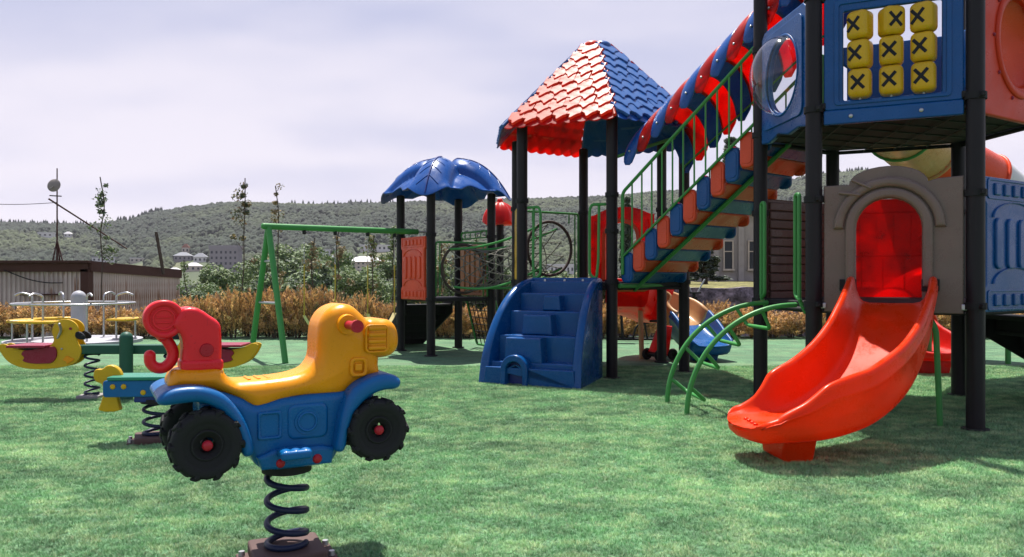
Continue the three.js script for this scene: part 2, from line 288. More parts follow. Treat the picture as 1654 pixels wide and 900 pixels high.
{
  const m = new THREE.MeshStandardMaterial({ roughness: 1, vertexColors: true }), pos = [], col = [], idx = [];
  const ds = [-30, 0, 10, 15.25]; for (let d = 15.4; d < 1500; d *= 1.045) ds.push(d); const NX = 110;
  for (const d of ds) for (let i = 0; i <= NX; i++) {
    const x = (i / NX - 0.5) * 2.6 * Math.max(d, 40), h = ground(x, d) - (d < 15.3 ? 0.05 : 0), n = fbm(x * 0.03 + 60, d * 0.03 + 60, 512, 89, 4), k = 0.7 + 0.6 * n;
    pos.push(x, h, -d); const dry = sstep(0.45, 0.65, n); col.push(lerp(0.055, 0.10, dry) * k, lerp(0.075, 0.10, dry) * k, lerp(0.035, 0.05, dry) * k);
  }
  for (let j = 0; j < ds.length - 1; j++) for (let i = 0; i < NX; i++) { const a = j * (NX + 1) + i, b = a + 1, c = a + NX + 1, e = c + 1; idx.push(a, b, e, a, e, c); }
  const g = new THREE.BufferGeometry(); g.setAttribute('position', new THREE.Float32BufferAttribute(pos, 3)); g.setAttribute('color', new THREE.Float32BufferAttribute(col, 3)); g.setIndex(idx); g.computeVertexNormals();
  const t = new THREE.Mesh(g, m); t.name = 'hill_terrain'; t.receiveShadow = true; meta(t, 'wooded valley and long hill behind the playground', 'hill', null, 'structure'); scene.add(t);
}
function lump(s, seedv, jit = 0.45) { const g0 = new THREE.IcosahedronGeometry(1, s); const p = g0.attributes.position; for (let i = 0; i < p.count; i++) { const x = p.getX(i), y = p.getY(i), z = p.getZ(i), k = 1 + jit * (fbm(x * 2.2 + 20 + z, y * 2.2 + 20 - z * 0.7, 64, seedv, 3) - 0.5) * 2; p.setXYZ(i, x * k, y * k, z * k); } g0.deleteAttribute('uv'); g0.deleteAttribute('normal'); const g = mergeVertices(g0, 1e-3); g.computeVertexNormals(); return g.toNonIndexed(); }
const HS = [[75, 383, 22], [110, 383, 11], [170, 424, 34], [222, 424, 20], [300, 409, 11], [296, 422, 26], [324, 424, 20], [313, 438, 24], [282, 442, 18], [365, 440, 44], [345, 454, 30], [520, 412, 26], [606, 406, 48], [592, 436, 66], [540, 424, 22], [905, 442, 40]].map(([u, v, w]) => { const [x, d] = onHill(u, v); return [x, d, w * d / 1290]; });
{ // forest covering the hillside
  const m = new THREE.MeshStandardMaterial({ roughness: 1, color: 0xffffff }), o = new THREE.Object3D(), c = new THREE.Color();
  const make = (N, geo, name, label, fn) => { const im = new THREE.InstancedMesh(geo, m, N); for (let i = 0; i < N; i++) fn(im, i); im.name = name; im.castShadow = im.receiveShadow = true; meta(im, label, 'forest', null, 'stuff'); scene.add(im); };
  const tint = (x, d) => { const n = fbm(x * 0.008 + 40, d * 0.008 + 40, 512, 97, 4), k = rr(0.55, 1.2) * (0.75 + 0.5 * n), w = sstep(0.45, 0.65, n); return c.setRGB(lerp(0.024, 0.043, w) * k, lerp(0.035, 0.056, w) * k, lerp(0.022, 0.025, w) * k); };
  const crownGeo = mergeGeometries([lump(1, 5, 0.6), lump(1, 9, 0.6).scale(0.6, 0.7, 0.6).translate(0.7, -0.2, 0.3), lump(1, 13, 0.6).scale(0.65, 0.6, 0.65).translate(-0.6, -0.3, -0.3)]);
  make(52000, crownGeo, 'hillside_forest', 'dense broadleaf forest covering the far hill', (im, i) => {
    let d, x; do { d = 330 + Math.pow(rnd(), 0.85) * 595; x = rr(-0.8, 0.8) * d; } while (HS.some(([hx, hd, w]) => Math.abs(x / d * hd - hx) < w * 0.62 + 2 && d < hd + w * 0.5 && d > hd - 60)); const s = rr(1.3, 3.3);
    o.position.set(x, ground(x, d) + s * 0.3, -d); o.rotation.set(0, rr(0, 6.28), 0); o.scale.set(s, s * rr(0.7, 1.25), s); o.updateMatrix(); im.setMatrixAt(i, o.matrix); im.setColorAt(i, tint(x, d));
  });
  const cone = mergeGeometries([0, 1, 2, 3].map(k => new THREE.ConeGeometry(0.5 - k * 0.11, 0.45, 7, 1).translate(0, 0.25 + k * 0.24, 0).toNonIndexed()));
  make(420, cone, 'ridge_conifers', 'dark pointed conifers along the ridge of the far hill', (im, i) => {
    const z = rnd(), u = z < 0.34 ? rr(188, 262) : z < 0.7 ? rr(-60, 170) : z < 0.85 ? rr(470, 650) : rr(1250, 1420), d = rr(850, 905), x = (u - 827) / 1290 * d, s = rr(3.5, 8);
    o.position.set(x, ground(x, d) - 0.5, -d); o.rotation.set(0, rr(0, 6.28), 0); o.scale.set(s * 0.85, s, s * 0.85); o.updateMatrix(); im.setMatrixAt(i, o.matrix); const k = rr(0.7, 1.1); im.setColorAt(i, c.setRGB(0.03 * k, 0.043 * k, 0.03 * k));
  });
}
// ---------------------------------------------------------------- village on the hillside
function onHill(u, v) { for (let d = 310; d < 900; d += 2) { const x = (u - 827) / 1290 * d; if (450 - (ground(x, d) - CAMH) / d * 1290 <= v) return [x, d]; } return [(u - 827) / 1290 * 880, 880]; }
const facade = (r, g, b) => paint(r, g, b, 0.9);
const HM = { cream: facade(0.55, 0.48, 0.40), white: facade(0.68, 0.66, 0.64), grey: facade(0.26, 0.24, 0.25), roofWhite: facade(0.72, 0.70, 0.70), roofGrey: facade(0.33, 0.34, 0.36), roofRed: facade(0.24, 0.11, 0.08), glass: paint(0.03, 0.035, 0.045, 0.3) };
function house(u, v, wpx, hpx, wall, roof, label, hip, turn = 0.2) {
  const [x, d] = onHill(u, v), k = d / 1290, w = wpx * k, h = hpx * k * (hip ? 0.6 : 0.85), dp = w * 0.6, y = ground(x, d), t = thing('village_house', label, 'house', [x, y, -d], 'houses on the far hillside');
  t.rotation.y = turn; const P = (n, g, m, pr = t) => part(pr, n, g, m, { local: true });
  P('wall', box(w, h + 3, dp, 0, h / 2 - 1.5, 0), wall);
  if (hip) { const g = new THREE.CylinderGeometry(0.18, 0.72, 1, 4, 1); g.rotateY(PI / 4); g.scale(w * 1.12, hpx * k * 0.45, dp * 1.15); g.translate(0, h + hpx * k * 0.225, 0); P('roof', toCreasedNormals(g, 0.3), roof); }
  else P('roof', box(w * 1.06, hpx * k * 0.16, dp * 1.06, 0, h + hpx * k * 0.08, 0), roof);
  const n = Math.max(2, Math.round(wpx / 7)), fl = Math.max(1, Math.round(hpx / 12));
  for (let f = 0; f < fl; f++) for (let i = 0; i < n; i++) P('window', box(w / n * 0.42, h / fl * 0.45, 0.2, -w / 2 + w / n * (i + 0.5), h / fl * (f + 0.5), dp / 2), HM.glass);
}
house(75, 383, 22, 7, HM.white, HM.roofWhite, 'long white building high on the hill by the mast', false);
house(110, 383, 11, 8, HM.white, HM.roofWhite, 'small white house high on the hill right of the mast', true);
house(170, 424, 34, 8, HM.white, HM.roofGrey, 'long pale wall of a building behind the shed sapling', false);
house(222, 424, 20, 7, HM.cream, HM.roofWhite, 'low pale building right of the leaning shed pole', false);
house(300, 409, 11, 14, HM.cream, HM.roofRed, 'narrow cream house above the blue grey village roofs', true);
house(296, 422, 26, 13, HM.grey, HM.roofGrey, 'dark grey village house above the white roof', true);
house(324, 424, 20, 14, HM.white, HM.roofGrey, 'pale house with blue grey roof beside the unfinished block', true);
house(313, 438, 24, 13, HM.cream, HM.roofWhite, 'village house with bright white hipped roof', true);
house(282, 442, 18, 9, HM.white, HM.roofWhite, 'small white roofed house just over the end of the shed', true);
house(365, 440, 44, 42, HM.grey, HM.grey, 'grey unfinished multi storey block in the village', false, 0.05);
house(345, 454, 30, 14, HM.cream, HM.roofWhite, 'white flat roofed house among the green trees', false);
house(520, 412, 26, 8, HM.white, HM.roofWhite, 'white low roof in the valley under the swing beam', false);
house(606, 406, 48, 9, HM.white, HM.roofWhite, 'long white flat roof high under the swing beam', false);
house(592, 436, 66, 20, HM.cream, HM.roofWhite, 'wide pavilion with white hipped roof behind the swing', true, -0.1);
house(540, 424, 22, 10, HM.cream, HM.roofGrey, 'cream house left of the white pavilion roof', true);
house(905, 442, 40, 14, HM.white, HM.roofWhite, 'pale building seen through the net tunnel ring', false);

// ---------------------------------------------------------------- trees
function leafCloud(N, pts, sz, pal, flat = 0.5) {     // leaf-sized faces spread round clump centres
  const pos = new Float32Array(N * 9), col = new Float32Array(N * 9), a = new THREE.Vector3(), b = new THREE.Vector3(), n = new THREE.Vector3();
  for (let i = 0; i < N; i++) {
    const c = pts[Math.floor(rnd() * pts.length)]; let x, y, z, q; do { x = rr(-1, 1); y = rr(-1, 1); z = rr(-1, 1); q = x * x + y * y + z * z; } while (q > 1); const f = Math.pow(q, -0.18);
    const p = new THREE.Vector3(c[0] + x * f * c[3], c[1] + y * f * c[3] * 0.8, c[2] + z * f * c[3]);
    n.set(x + rr(-0.8, 0.8), y + rr(-0.5, 0.9), z + rr(-0.8, 0.8)).normalize(); a.set(rr(-1, 1), rr(-flat, flat), rr(-1, 1)).cross(n).normalize(); b.crossVectors(n, a);
    const s = sz * rr(0.6, 1.3), k = pal[Math.floor(rnd() * pal.length)], t = rr(0.75, 1.25);
    const P = [p.clone().addScaledVector(a, -s * 0.5), p.clone().addScaledVector(a, s * 0.5), p.clone().addScaledVector(b, s * 1.1)];
    for (let j = 0; j < 3; j++) { pos.set([P[j].x, P[j].y, P[j].z], i * 9 + j * 3); col.set([k[0] * t, k[1] * t, k[2] * t], i * 9 + j * 3); }
  }
  const g = new THREE.BufferGeometry(); g.setAttribute('position', new THREE.BufferAttribute(pos, 3)); g.setAttribute('color', new THREE.BufferAttribute(col, 3)); g.computeVertexNormals(); return g;
}
const leafMat = new THREE.MeshPhysicalMaterial({ vertexColors: true, roughness: 0.8, side: THREE.DoubleSide, transmission: 0.3, thickness: 0 });
const barkMat = paint(0.075, 0.06, 0.045, 0.95), stakeMat = paint(0.33, 0.24, 0.10, 0.9);
const palGreen = [[0.085, 0.15, 0.035], [0.11, 0.175, 0.04], [0.06, 0.11, 0.035], [0.14, 0.19, 0.05]], palDark = [[0.03, 0.055, 0.03], [0.04, 0.07, 0.035], [0.05, 0.075, 0.03]], palYel = [[0.22, 0.16, 0.05], [0.16, 0.14, 0.05], [0.10, 0.11, 0.04], [0.2, 0.12, 0.06]];
function treeProto(name, label, H, spread, pal, N, conifer, group) {
  const t = thing(name, label, 'tree', [0, 0, 0], group), pts = [];
  const tr = [rod(new THREE.Vector3(0, -1, 0), new THREE.Vector3(0.1, H * 0.55, 0), H * 0.03, H * 0.015, 8)];
  if (conifer) for (let y = 0.15; y < 1; y += 0.05) for (let k = 0; k < 5; k++) { const a = rr(0, 6.28), r = (1 - y) * spread * rr(0.5, 1); pts.push([Math.cos(a) * r, y * H, Math.sin(a) * r, spread * 0.28 * (1.1 - y)]); }
  else for (let k = 0; k < 26; k++) { const a = rr(0, 6.28), y = rr(0.25, 1), r = spread * Math.sqrt(Math.max(0.05, 1 - Math.pow((y - 0.55) / 0.5, 2))) * rr(0.2, 0.85); const c = [Math.cos(a) * r, y * H - H * 0.06, Math.sin(a) * r, spread * rr(0.2, 0.36)]; pts.push(c); if (k < 7) tr.push(rod(new THREE.Vector3(0.05, H * rr(0.25, 0.5), 0), new THREE.Vector3(c[0], c[1], c[2]), H * 0.011, H * 0.004, 6)); }
  part(t, 'trunk', tr, barkMat, { local: true }); part(t, 'crown', leafCloud(N, pts, conifer ? 0.16 : 0.16, pal), leafMat, { local: true }); return t;
}
const GT = 'broadleaf trees below the playground', treeA = treeProto('broadleaf_tree', 'green broadleaf tree in the belt between the hedge and the hill', 8, 3.1, palGreen, 15000, false, GT), treeB = treeProto('broadleaf_tree', 'green broadleaf tree in the belt between the hedge and the hill', 7, 3.4, palGreen.concat(palGreen, palDark), 15000, false, GT);
const midTrees = [[306, 462, 42], [340, 472, 36], [372, 432, 52], [398, 444, 40], [428, 420, 58], [455, 440, 44], [478, 402, 62], [505, 418, 50], [530, 408, 66], [556, 424, 48], [580, 440, 40], [612, 436, 56], [640, 420, 62], [668, 434, 44], [700, 424, 58], [735, 430, 50], [770, 420, 62], [812, 432, 48], [868, 446, 46], [902, 440, 60], [930, 450, 44], [1012, 446, 40], [1040, 440, 52]];
midTrees.forEach(([u, v, d], i) => {
  const x = (u - 827) / 1290 * d, top = CAMH - (v - 450) / 1290 * d, y = ground(x, d), src = i % 2 ? treeB : treeA, H = i % 2 ? 7 : 8, s = Math.max(0.5, (top - y) / H);
  const t = i < 2 ? src : copyOf(src, 0, 0); t.position.set(x, y, -d); t.rotation.y = rr(0, 6.28); t.scale.set(s * rr(0.85, 1.05), s, s * rr(0.85, 1.05));
});
// stone building, lawn and retaining wall on the right
{
  const rough = tex(512, (u, v) => { const a = fbm(u * 12, v * 16, 48, 101, 5), b = vn(u * 60, v * 60, 60, 103), s = sstep(0.62, 0.7, fbm(u * 9 + 3, v * 4, 36, 107, 4)); const k = 0.55 + 0.75 * (a - 0.5) + 0.2 * (b - 0.5) - 0.16 * s; return [k * 0.78, k * 0.72, k * 0.78]; });
  const wm = new THREE.MeshStandardMaterial({ map: rep(rough, 2.2), color: new THREE.Color().setRGB(0.95, 0.92, 1.0), roughness: 0.95, bumpMap: rep(scuffR, 0.8), bumpScale: 0.05 }); wm.userData.metric = true;
  const g = new THREE.BoxGeometry(11, 1.9, 0.5, 110, 18, 2), p = g.attributes.position;
  for (let i = 0; i < p.count; i++) { const x = p.getX(i), y = p.getY(i); p.setZ(i, p.getZ(i) + (p.getZ(i) > 0 ? 0.16 * (fbm(x * 3 + 40, y * 4 + 40, 256, 109, 4) - 0.5) : 0)); if (y > 0.9) p.setY(i, y + 0.08 * (vn(x * 2.2 + 9, 3, 256, 111) - 0.5)); }
  g.computeVertexNormals(); g.translate(8.2, -0.1, -21.7);
  solo('retaining_wall', g, wm, 'rough dark grey stone retaining wall behind the right hedge', 'wall');
  const lm = new THREE.MeshStandardMaterial({ map: rep(rough, 1.7), color: new THREE.Color().setRGB(0.80, 0.88, 0.20), roughness: 1 }); lm.userData.metric = true;
  const lawn = new THREE.BufferGeometry(), pos = []; const NX = 60, ND = 24, ix = [];
  for (let j = 0; j <= ND; j++) for (let i = 0; i <= NX; i++) { const x = 2.7 + i / NX * 30, d = 21.9 + j / ND * 30; pos.push(x, 0.83 + 0.012 * (d - 22) + 0.10 * (fbm(x * 2 + 50, d * 2 + 50, 512, 113, 3) - 0.5), -d); }
  for (let j = 0; j < ND; j++) for (let i = 0; i < NX; i++) { const a = j * (NX + 1) + i; ix.push(a, a + 1, a + NX + 2, a, a + NX + 2, a + NX + 1); }
  lawn.setAttribute('position', new THREE.Float32BufferAttribute(pos, 3)); lawn.setIndex(ix); lawn.computeVertexNormals();
  solo('lawn_terrace', lawn, lm, 'strip of yellow green lawn above the retaining wall', 'lawn', null, 'structure');
  const b = thing('stone_building', 'pale stone building with tall dark windows behind the lawn', 'building', [12, 0.9, -34]), sm = facade(0.36, 0.33, 0.31), X0 = 7.6, X1 = 15.5;
  part(b, 'wall', box(X1 - X0, 3.0, 5, (X0 + X1) / 2, 2.3, -36.5), sm);
  part(b, 'roof', box(X1 - X0 + 0.5, 0.16, 5.5, (X0 + X1) / 2, 3.9, -36.5), HM.roofGrey);
  for (let x = X0 + 0.55; x < X1; x += 1.05) { const w = part(b, 'window', box(0.34, 1.15, 0.05, x, 2.1, -33.99), HM.glass); part(w, 'frame', [box(0.05, 1.25, 0.1, x - 0.19, 2.1, -33.96), box(0.05, 1.25, 0.1, x + 0.19, 2.1, -33.96), box(0.33, 0.05, 0.1, x, 2.70, -33.96), box(0.33, 0.04, 0.08, x, 2.25, -33.96)], HM.cream); part(w, 'sill', box(0.5, 0.07, 0.2, x, 1.47, -33.93), HM.cream); part(b, 'pilaster', box(0.22, 2.9, 0.16, x + 0.52, 2.28, -33.92), sm); }
  const dark = treeProto('evergreen_tree', 'tall dark green tree rising behind the stair bridge railing', 6.2, 1.1, palDark, 12000, true); dark.position.set(12.1, 0.9, -44); dark.scale.set(1.7, 1.32, 1.7);
  const d2 = copyOf(dark, 6.75, 28, 0.8, 1, [0.75, 0.33, 0.75], 'dark bushy evergreen beside the stone building on the lawn');
  const d3 = copyOf(dark, 3.9, 27, -0.5, 2, [0.5, 0.72, 0.5], 'slender dark evergreen behind the red arched panel');
  const d4 = copyOf(dark, 5.7, 30, 0.8, 2, [0.7, 0.28, 0.7], 'low dark evergreen left of the stone building on the lawn');
}
// ---------------------------------------------------------------- dry hedge shrubs
{
  const pal = [[0.66, 0.42, 0.16], [0.58, 0.34, 0.13], [0.72, 0.49, 0.20], [0.42, 0.25, 0.10], [0.26, 0.15, 0.075], [0.22, 0.17, 0.06], [0.50, 0.30, 0.10]];
  const proto = (lbl, palx) => {
    const t = thing('hedge_shrub', lbl, 'shrub', [0, 0, 0], 'shrubs of the dry hedge'), NP = 130, NL = 34, N = NP * NL, pos = new Float32Array(N * 9), col = new Float32Array(N * 9); let n = 0;
    const v = new THREE.Vector3(), dir = new THREE.Vector3(), a = new THREE.Vector3(), b = new THREE.Vector3();
    for (let i = 0; i < NP; i++) {               // feathery plumes leaving the stems outwards and upwards
      const az = rr(0, 6.28), el = Math.pow(rnd(), 0.7), r0 = rr(0.02, 0.16), y0 = rr(0.05, 0.42), L = rr(0.14, 0.30), c = palx[Math.floor(rnd() * palx.length)], kk = rr(0.75, 1.2);
      dir.set(Math.cos(az) * (1 - el * 0.75), 0.35 + el, Math.sin(az) * (1 - el * 0.75)).normalize(); const o = new THREE.Vector3(Math.cos(az) * r0, y0, Math.sin(az) * r0);
      for (let j = 0; j < NL; j++) {
        const q = Math.pow(rnd(), 0.8), w = 0.05 * (1.15 - q); v.copy(o).addScaledVector(dir, L * q).add(a.set(rr(-w, w), rr(-w, w), rr(-w, w)));
        b.copy(dir).add(a.set(rr(-0.9, 0.9), rr(-0.5, 0.9), rr(-0.9, 0.9))).normalize(); a.set(rr(-1, 1), rr(-1, 1), rr(-1, 1)).cross(b).normalize(); const l = rr(0.025, 0.055), hw = rr(0.005, 0.012), k = kk * rr(0.75, 1.25);
        pos.set([v.x - a.x * hw, v.y - a.y * hw, v.z - a.z * hw, v.x + a.x * hw, v.y + a.y * hw, v.z + a.z * hw, v.x + b.x * l, v.y + b.y * l, v.z + b.z * l], n * 9); for (let m = 0; m < 3; m++) col.set([c[0] * k, c[1] * k, c[2] * k], n * 9 + m * 3); n++;
      }
    }
    const g = new THREE.BufferGeometry(); g.setAttribute('position', new THREE.BufferAttribute(pos, 3)); g.setAttribute('color', new THREE.BufferAttribute(col, 3)); g.computeVertexNormals();
    part(t, 'foliage', g, leafMat, { local: true });
    const st = []; for (let i = 0; i < 9; i++) { const a = rr(0, 6.28), r = rr(0.04, 0.2); st.push(rod(new THREE.Vector3(Math.cos(a) * 0.04, -0.06, Math.sin(a) * 0.04), new THREE.Vector3(Math.cos(a) * r, rr(0.3, 0.6), Math.sin(a) * r), 0.010, 0.003, 5)); }
    part(t, 'stem', st, barkMat, { local: true }); return t;
  };
  const lbl = 'dry golden brown shrub in the low hedge edging the turf', A = [proto(lbl, pal), proto(lbl, pal), proto(lbl, pal)];
  let n = 0;
  for (let row = 0; row < 2; row++) for (let x = -11.2 + row * 0.2; x < 11.5; x += 0.40) {
    const d = 14.75 + row * 0.36 + rr(-0.07, 0.07), u = 827 + x / d * 1290; let h = 0.72 + 0.6 * (fbm(x * 0.9 + 40, row * 2, 64, 121, 2) - 0.45);
    h *= u < 250 ? 0.78 : u < 420 ? 1.0 : u < 640 ? 1.22 : u < 1000 ? 0.95 : u < 1100 ? 1.0 : 0.82;
    const src = A[n % 3], t = n < 3 ? src : copyOf(src, 0, 0); t.position.set(x + rr(-0.06, 0.06), 0, -d); t.rotation.y = rr(0, 6.28); const s = rr(0.95, 1.2); t.scale.set(s, h / 0.72 * rr(0.88, 1.1), s); n++;
  }
}
// ---------------------------------------------------------------- young saplings behind the hedge
function sapling(u, d, topV, pal, N, label, clumps = 9, lean = 0) {
  const x = (u - 827) / 1290 * d, y0 = ground(x, d), H = CAMH - (topV - 450) / 1290 * d - y0, t = thing('young_sapling', label, 'sapling', [x, y0, -d], 'young saplings behind the hedge');
  const P = []; for (let i = 0; i <= 6; i++) P.push(new THREE.Vector3(lean * i / 6 + rr(-0.03, 0.03) * i / 3, H * i / 6 - (i ? 0 : 0.1), rr(-0.03, 0.03)));
  const br = [curvePipe(P, 0.011, 24, 6)], cl = [];
  for (let k = 0; k < clumps; k++) { const q = rr(0.35, 1), y = H * q, a = rr(0, 6.28), r = (1.12 - q) * rr(0.1, 0.5); const c = [Math.cos(a) * r + lean * q, y + r * 0.9, Math.sin(a) * r, rr(0.06, 0.16)]; if (c[1] > H * 1.02) c[1] = H; cl.push(c); br.push(rod(new THREE.Vector3(lean * q, y - 0.05, 0), new THREE.Vector3(...c.slice(0, 3)), 0.007, 0.003, 5)); }
  for (let k = 0; k < 4; k++) cl.push([lean + rr(-0.06, 0.06), H * (0.80 + 0.05 * k), rr(-0.06, 0.06), 0.075 - 0.008 * k]);
  part(t, 'trunk', br, barkMat, { local: true }); part(t, 'crown', leafCloud(Math.round(N * 1.6), cl, 0.042, pal), leafMat, { local: true });
}
sapling(166, 16.6, 286, palDark.concat(palGreen), 420, 'tall thin sapling with sparse leaves in front of the shed', 12);
sapling(392, 16.8, 288, palYel.concat(palDark), 520, 'tall leafy sapling left of the green swing frame', 11);
sapling(447, 17.4, 300, palYel, 260, 'thin reddish sapling just behind the swing frame', 8);
sapling(300, 18, 420, palGreen, 160, 'small green sapling right of the shed corner', 6);
sapling(506, 16.2, 385, palYel, 300, 'yellowing sapling between the two swings and the frame', 8);
sapling(545, 16.5, 375, palYel, 300, 'yellowing sapling behind the middle of the swing', 8);
sapling(600, 16.1, 380, palYel.concat(palGreen), 320, 'yellow green sapling behind the right swing seat', 8);
sapling(634, 16.7, 372, palGreen, 300, 'green sapling close to the blue roofed tower post', 8);
sapling(716, 16.3, 390, palYel, 240, 'thin sapling behind the orange panel of the small tower', 7);
sapling(768, 16.5, 380, palGreen, 240, 'thin sapling seen through the net tunnel', 7);

// ---------------------------------------------------------------- corrugated shed with mast
{
  const rustT = tex(512, (u, v) => { const s = fbm(u * 14, v * 3, 42, 131, 5), b = fbm(u * 5, v * 5, 5, 137, 4), q = sstep(0.56, 0.72, s * 0.65 + b * 0.35), w = 0.9 + 0.3 * (b - 0.5); return [lerp(0.80, 0.52, q) * w, lerp(0.76, 0.38, q) * w, lerp(0.74, 0.30, q) * w]; });
  const wm = new THREE.MeshStandardMaterial({ map: rep(rustT, 2.6), color: new THREE.Color().setRGB(0.85, 0.83, 0.82), roughness: 0.75, metalness: 0.1 }); wm.userData.metric = true;
  const t = thing('metal_shed', 'rusty corrugated metal shed with brown fascia beyond the hedge', 'shed', [-11.5, -1.03, -21]);
  const sheet = (w, h) => { const n = Math.round(w / 0.115), pr = []; for (let i = 0; i < n; i++) { const x = -w / 2 + i * w / n, q = w / n; pr.push([x, 0], [x + q * 0.35, 0], [x + q * 0.5, 0.035], [x + q * 0.85, 0.035]); } pr.push([w / 2, 0]); return sweep([0, h].map(y => pr.map(([x, z]) => new THREE.Vector3(x, y, z))), false); };
  for (let k = 0; k < 4; k++) { const w = 1.0, g = toCreasedNormals(sheet(w, 2.4).toNonIndexed(), 0.2); g.translate(-10.62 - k * 1.004, -1.05, -19 + (k % 2) * 0.004); part(t, 'corrugated_sheet', g, wm); }
  for (let k = 0; k < 5; k++) { const g = toCreasedNormals(sheet(1.0, 2.4).toNonIndexed(), 0.2); g.rotateY(PI / 2); g.translate(-10.06 + (k % 2) * 0.004, -1.12 - 0.028 * k, -19.6 - k * 1.004); part(t, 'corrugated_sheet', g, wm); }
  part(t, 'corner_post', box(0.2, 2.4, 0.2, -10.12, 0.12, -19.0), M.rust);
  part(t, 'fascia', box(4.2, 0.2, 0.06, -12.15, 1.36, -18.93), M.rust);
  const f2 = box(0.06, 0.2, 5.2, 0, 0, 0); f2.rotateX(-0.030); f2.translate(-10.01, 1.29, -21.55); part(t, 'fascia', f2, M.rust);
  const rf = new THREE.BoxGeometry(4.3, 0.05, 5.4); rf.rotateX(-0.030); rf.translate(-12.15, 1.42, -21.5); part(t, 'roof', rf, M.rust);
  part(t, 'wall', box(4, 2.2, 4.8, -12.15, 0.05, -21.5), M.rust);
  part(t, 'cable', curvePipe([V(-12.0, 18.86, 1.3), V(-11.4, 18.84, 1.08), V(-10.95, 18.84, 1.0), V(-10.6, 18.84, 1.0)], 0.014, 16, 6), M.dark);
  part(t, 'hasp', box(0.9, 0.035, 0.05, -11.2, 0.72, -18.92), M.rust);
  for (let x = -12.0; x < -10.2; x += 0.21) part(t, 'roof_tile_end', rbox(0.17, rr(0.04, 0.07), 0.2, 0.02, x, 1.478, -18.95), M.rust);
  const d = 19.6, at = (u, v, dd = d) => V((u - 827) / 1290 * dd, dd, CAMH - (v - 450) / 1290 * dd);
  const a = thing('antenna_mast', 'thin antenna mast with round dish standing on the shed roof', 'antenna', [at(92, 424).x, 1.44, -d]);
  part(a, 'mast', rod(at(92, 424), at(92, 272), 0.022, 0.014, 8), M.rust);
  for (const u of [84, 97, 102]) part(a, 'leg', rod(at(u, 426, d + (u === 97 ? 0.4 : -0.1)), at(92, 388), 0.018, 0.014, 6), M.rust);
  const dish = new THREE.SphereGeometry(0.24, 20, 8, 0, 2 * PI, 0, 0.75); dish.scale(1, 0.6, 1); dish.rotateX(PI / 2 - 0.2); const dp = at(87, 301, d - 0.1); dish.translate(dp.x, dp.y, dp.z - 0.1); const dk = part(a, 'dish', dish, M.dish); part(dk, 'feed_arm', rod(dp, dp.clone().add(new THREE.Vector3(0.05, -0.1, 0.28)), 0.012, 0.012, 6), M.dark);
  part(a, 'bracket', rod(at(80, 316), at(99, 317), 0.016, 0.016, 6), M.dark);
  solo('cable_pole', rod(at(78, 321), at(205, 402, 20.6), 0.022, 0.016, 6), M.rust, 'long thin pole slanting down from the mast over the shed', 'pole');
  solo('overhead_wire', curvePipe([at(-60, 327), at(0, 330), at(40, 330), at(80, 328), at(92, 327)], 0.008, 20, 5), M.dark, 'thin overhead wire running left from the mast', 'wire');
  solo('leaning_pole', rod(V((264 - 827) / 1290 * 22.5, 22.5, 1.22), V((252 - 827) / 1290 * 22.5, 22.5, CAMH + 75 / 1290 * 22.5), 0.05, 0.045, 8), barkMat, 'short leaning wooden pole sticking up at the shed roof end', 'pole');
}

// ---------------------------------------------------------------- play towers
const HEXR = 1.1, APO = HEXR * Math.cos(PI / 6), PR = 0.0625;
function hexAt(cx, cd, a0) {
  const v = k => { const a = deg(a0 + 60 * mod(k, 6)); return [cx + HEXR * Math.cos(a), cd + HEXR * Math.sin(a)]; };
  const frame = (k, h = 0, off = 0) => { const a = deg(a0 + 30 + 60 * k), nx = Math.cos(a), nd = Math.sin(a), z = new THREE.Vector3(nx, 0, -nd), y = new THREE.Vector3(0, 1, 0), x = y.clone().cross(z); return new THREE.Matrix4().makeBasis(x, y, z).setPosition(cx + nx * (APO + off), h, -(cd + nd * (APO + off))); };
  return { cx, cd, a0, v, frame };
}
const H1 = hexAt(1.04, 9.87, -87), H2 = hexAt(3.28, 6.88, -86);
const put = (g, m) => { const q = g.clone(); q.applyMatrix4(m); return q; };
const tp = (m, x, y, z) => new THREE.Vector3(x, y, z).applyMatrix4(m);
function post(t, x, d, h, collars = [], name = 'post') {
  const p = part(t, name, [new THREE.CylinderGeometry(PR, PR, h, 24).translate(x, h / 2, -d), new THREE.SphereGeometry(PR, 20, 8, 0, 2 * PI, 0, PI / 2).scale(1, 0.45, 1).translate(x, h, -d)], M.post);
  for (const c of collars) part(p, 'collar', [new THREE.CylinderGeometry(PR + 0.013, PR + 0.013, 0.05, 20).translate(x, c, -d), rbox(0.03, 0.035, 0.05, 0.006, x, c, -d + PR + 0.022)], M.dark);
  part(p, 'foot_flange', new THREE.CylinderGeometry(PR + 0.03, PR + 0.035, 0.016, 20).translate(x, 0.008, -d), M.dark);
}
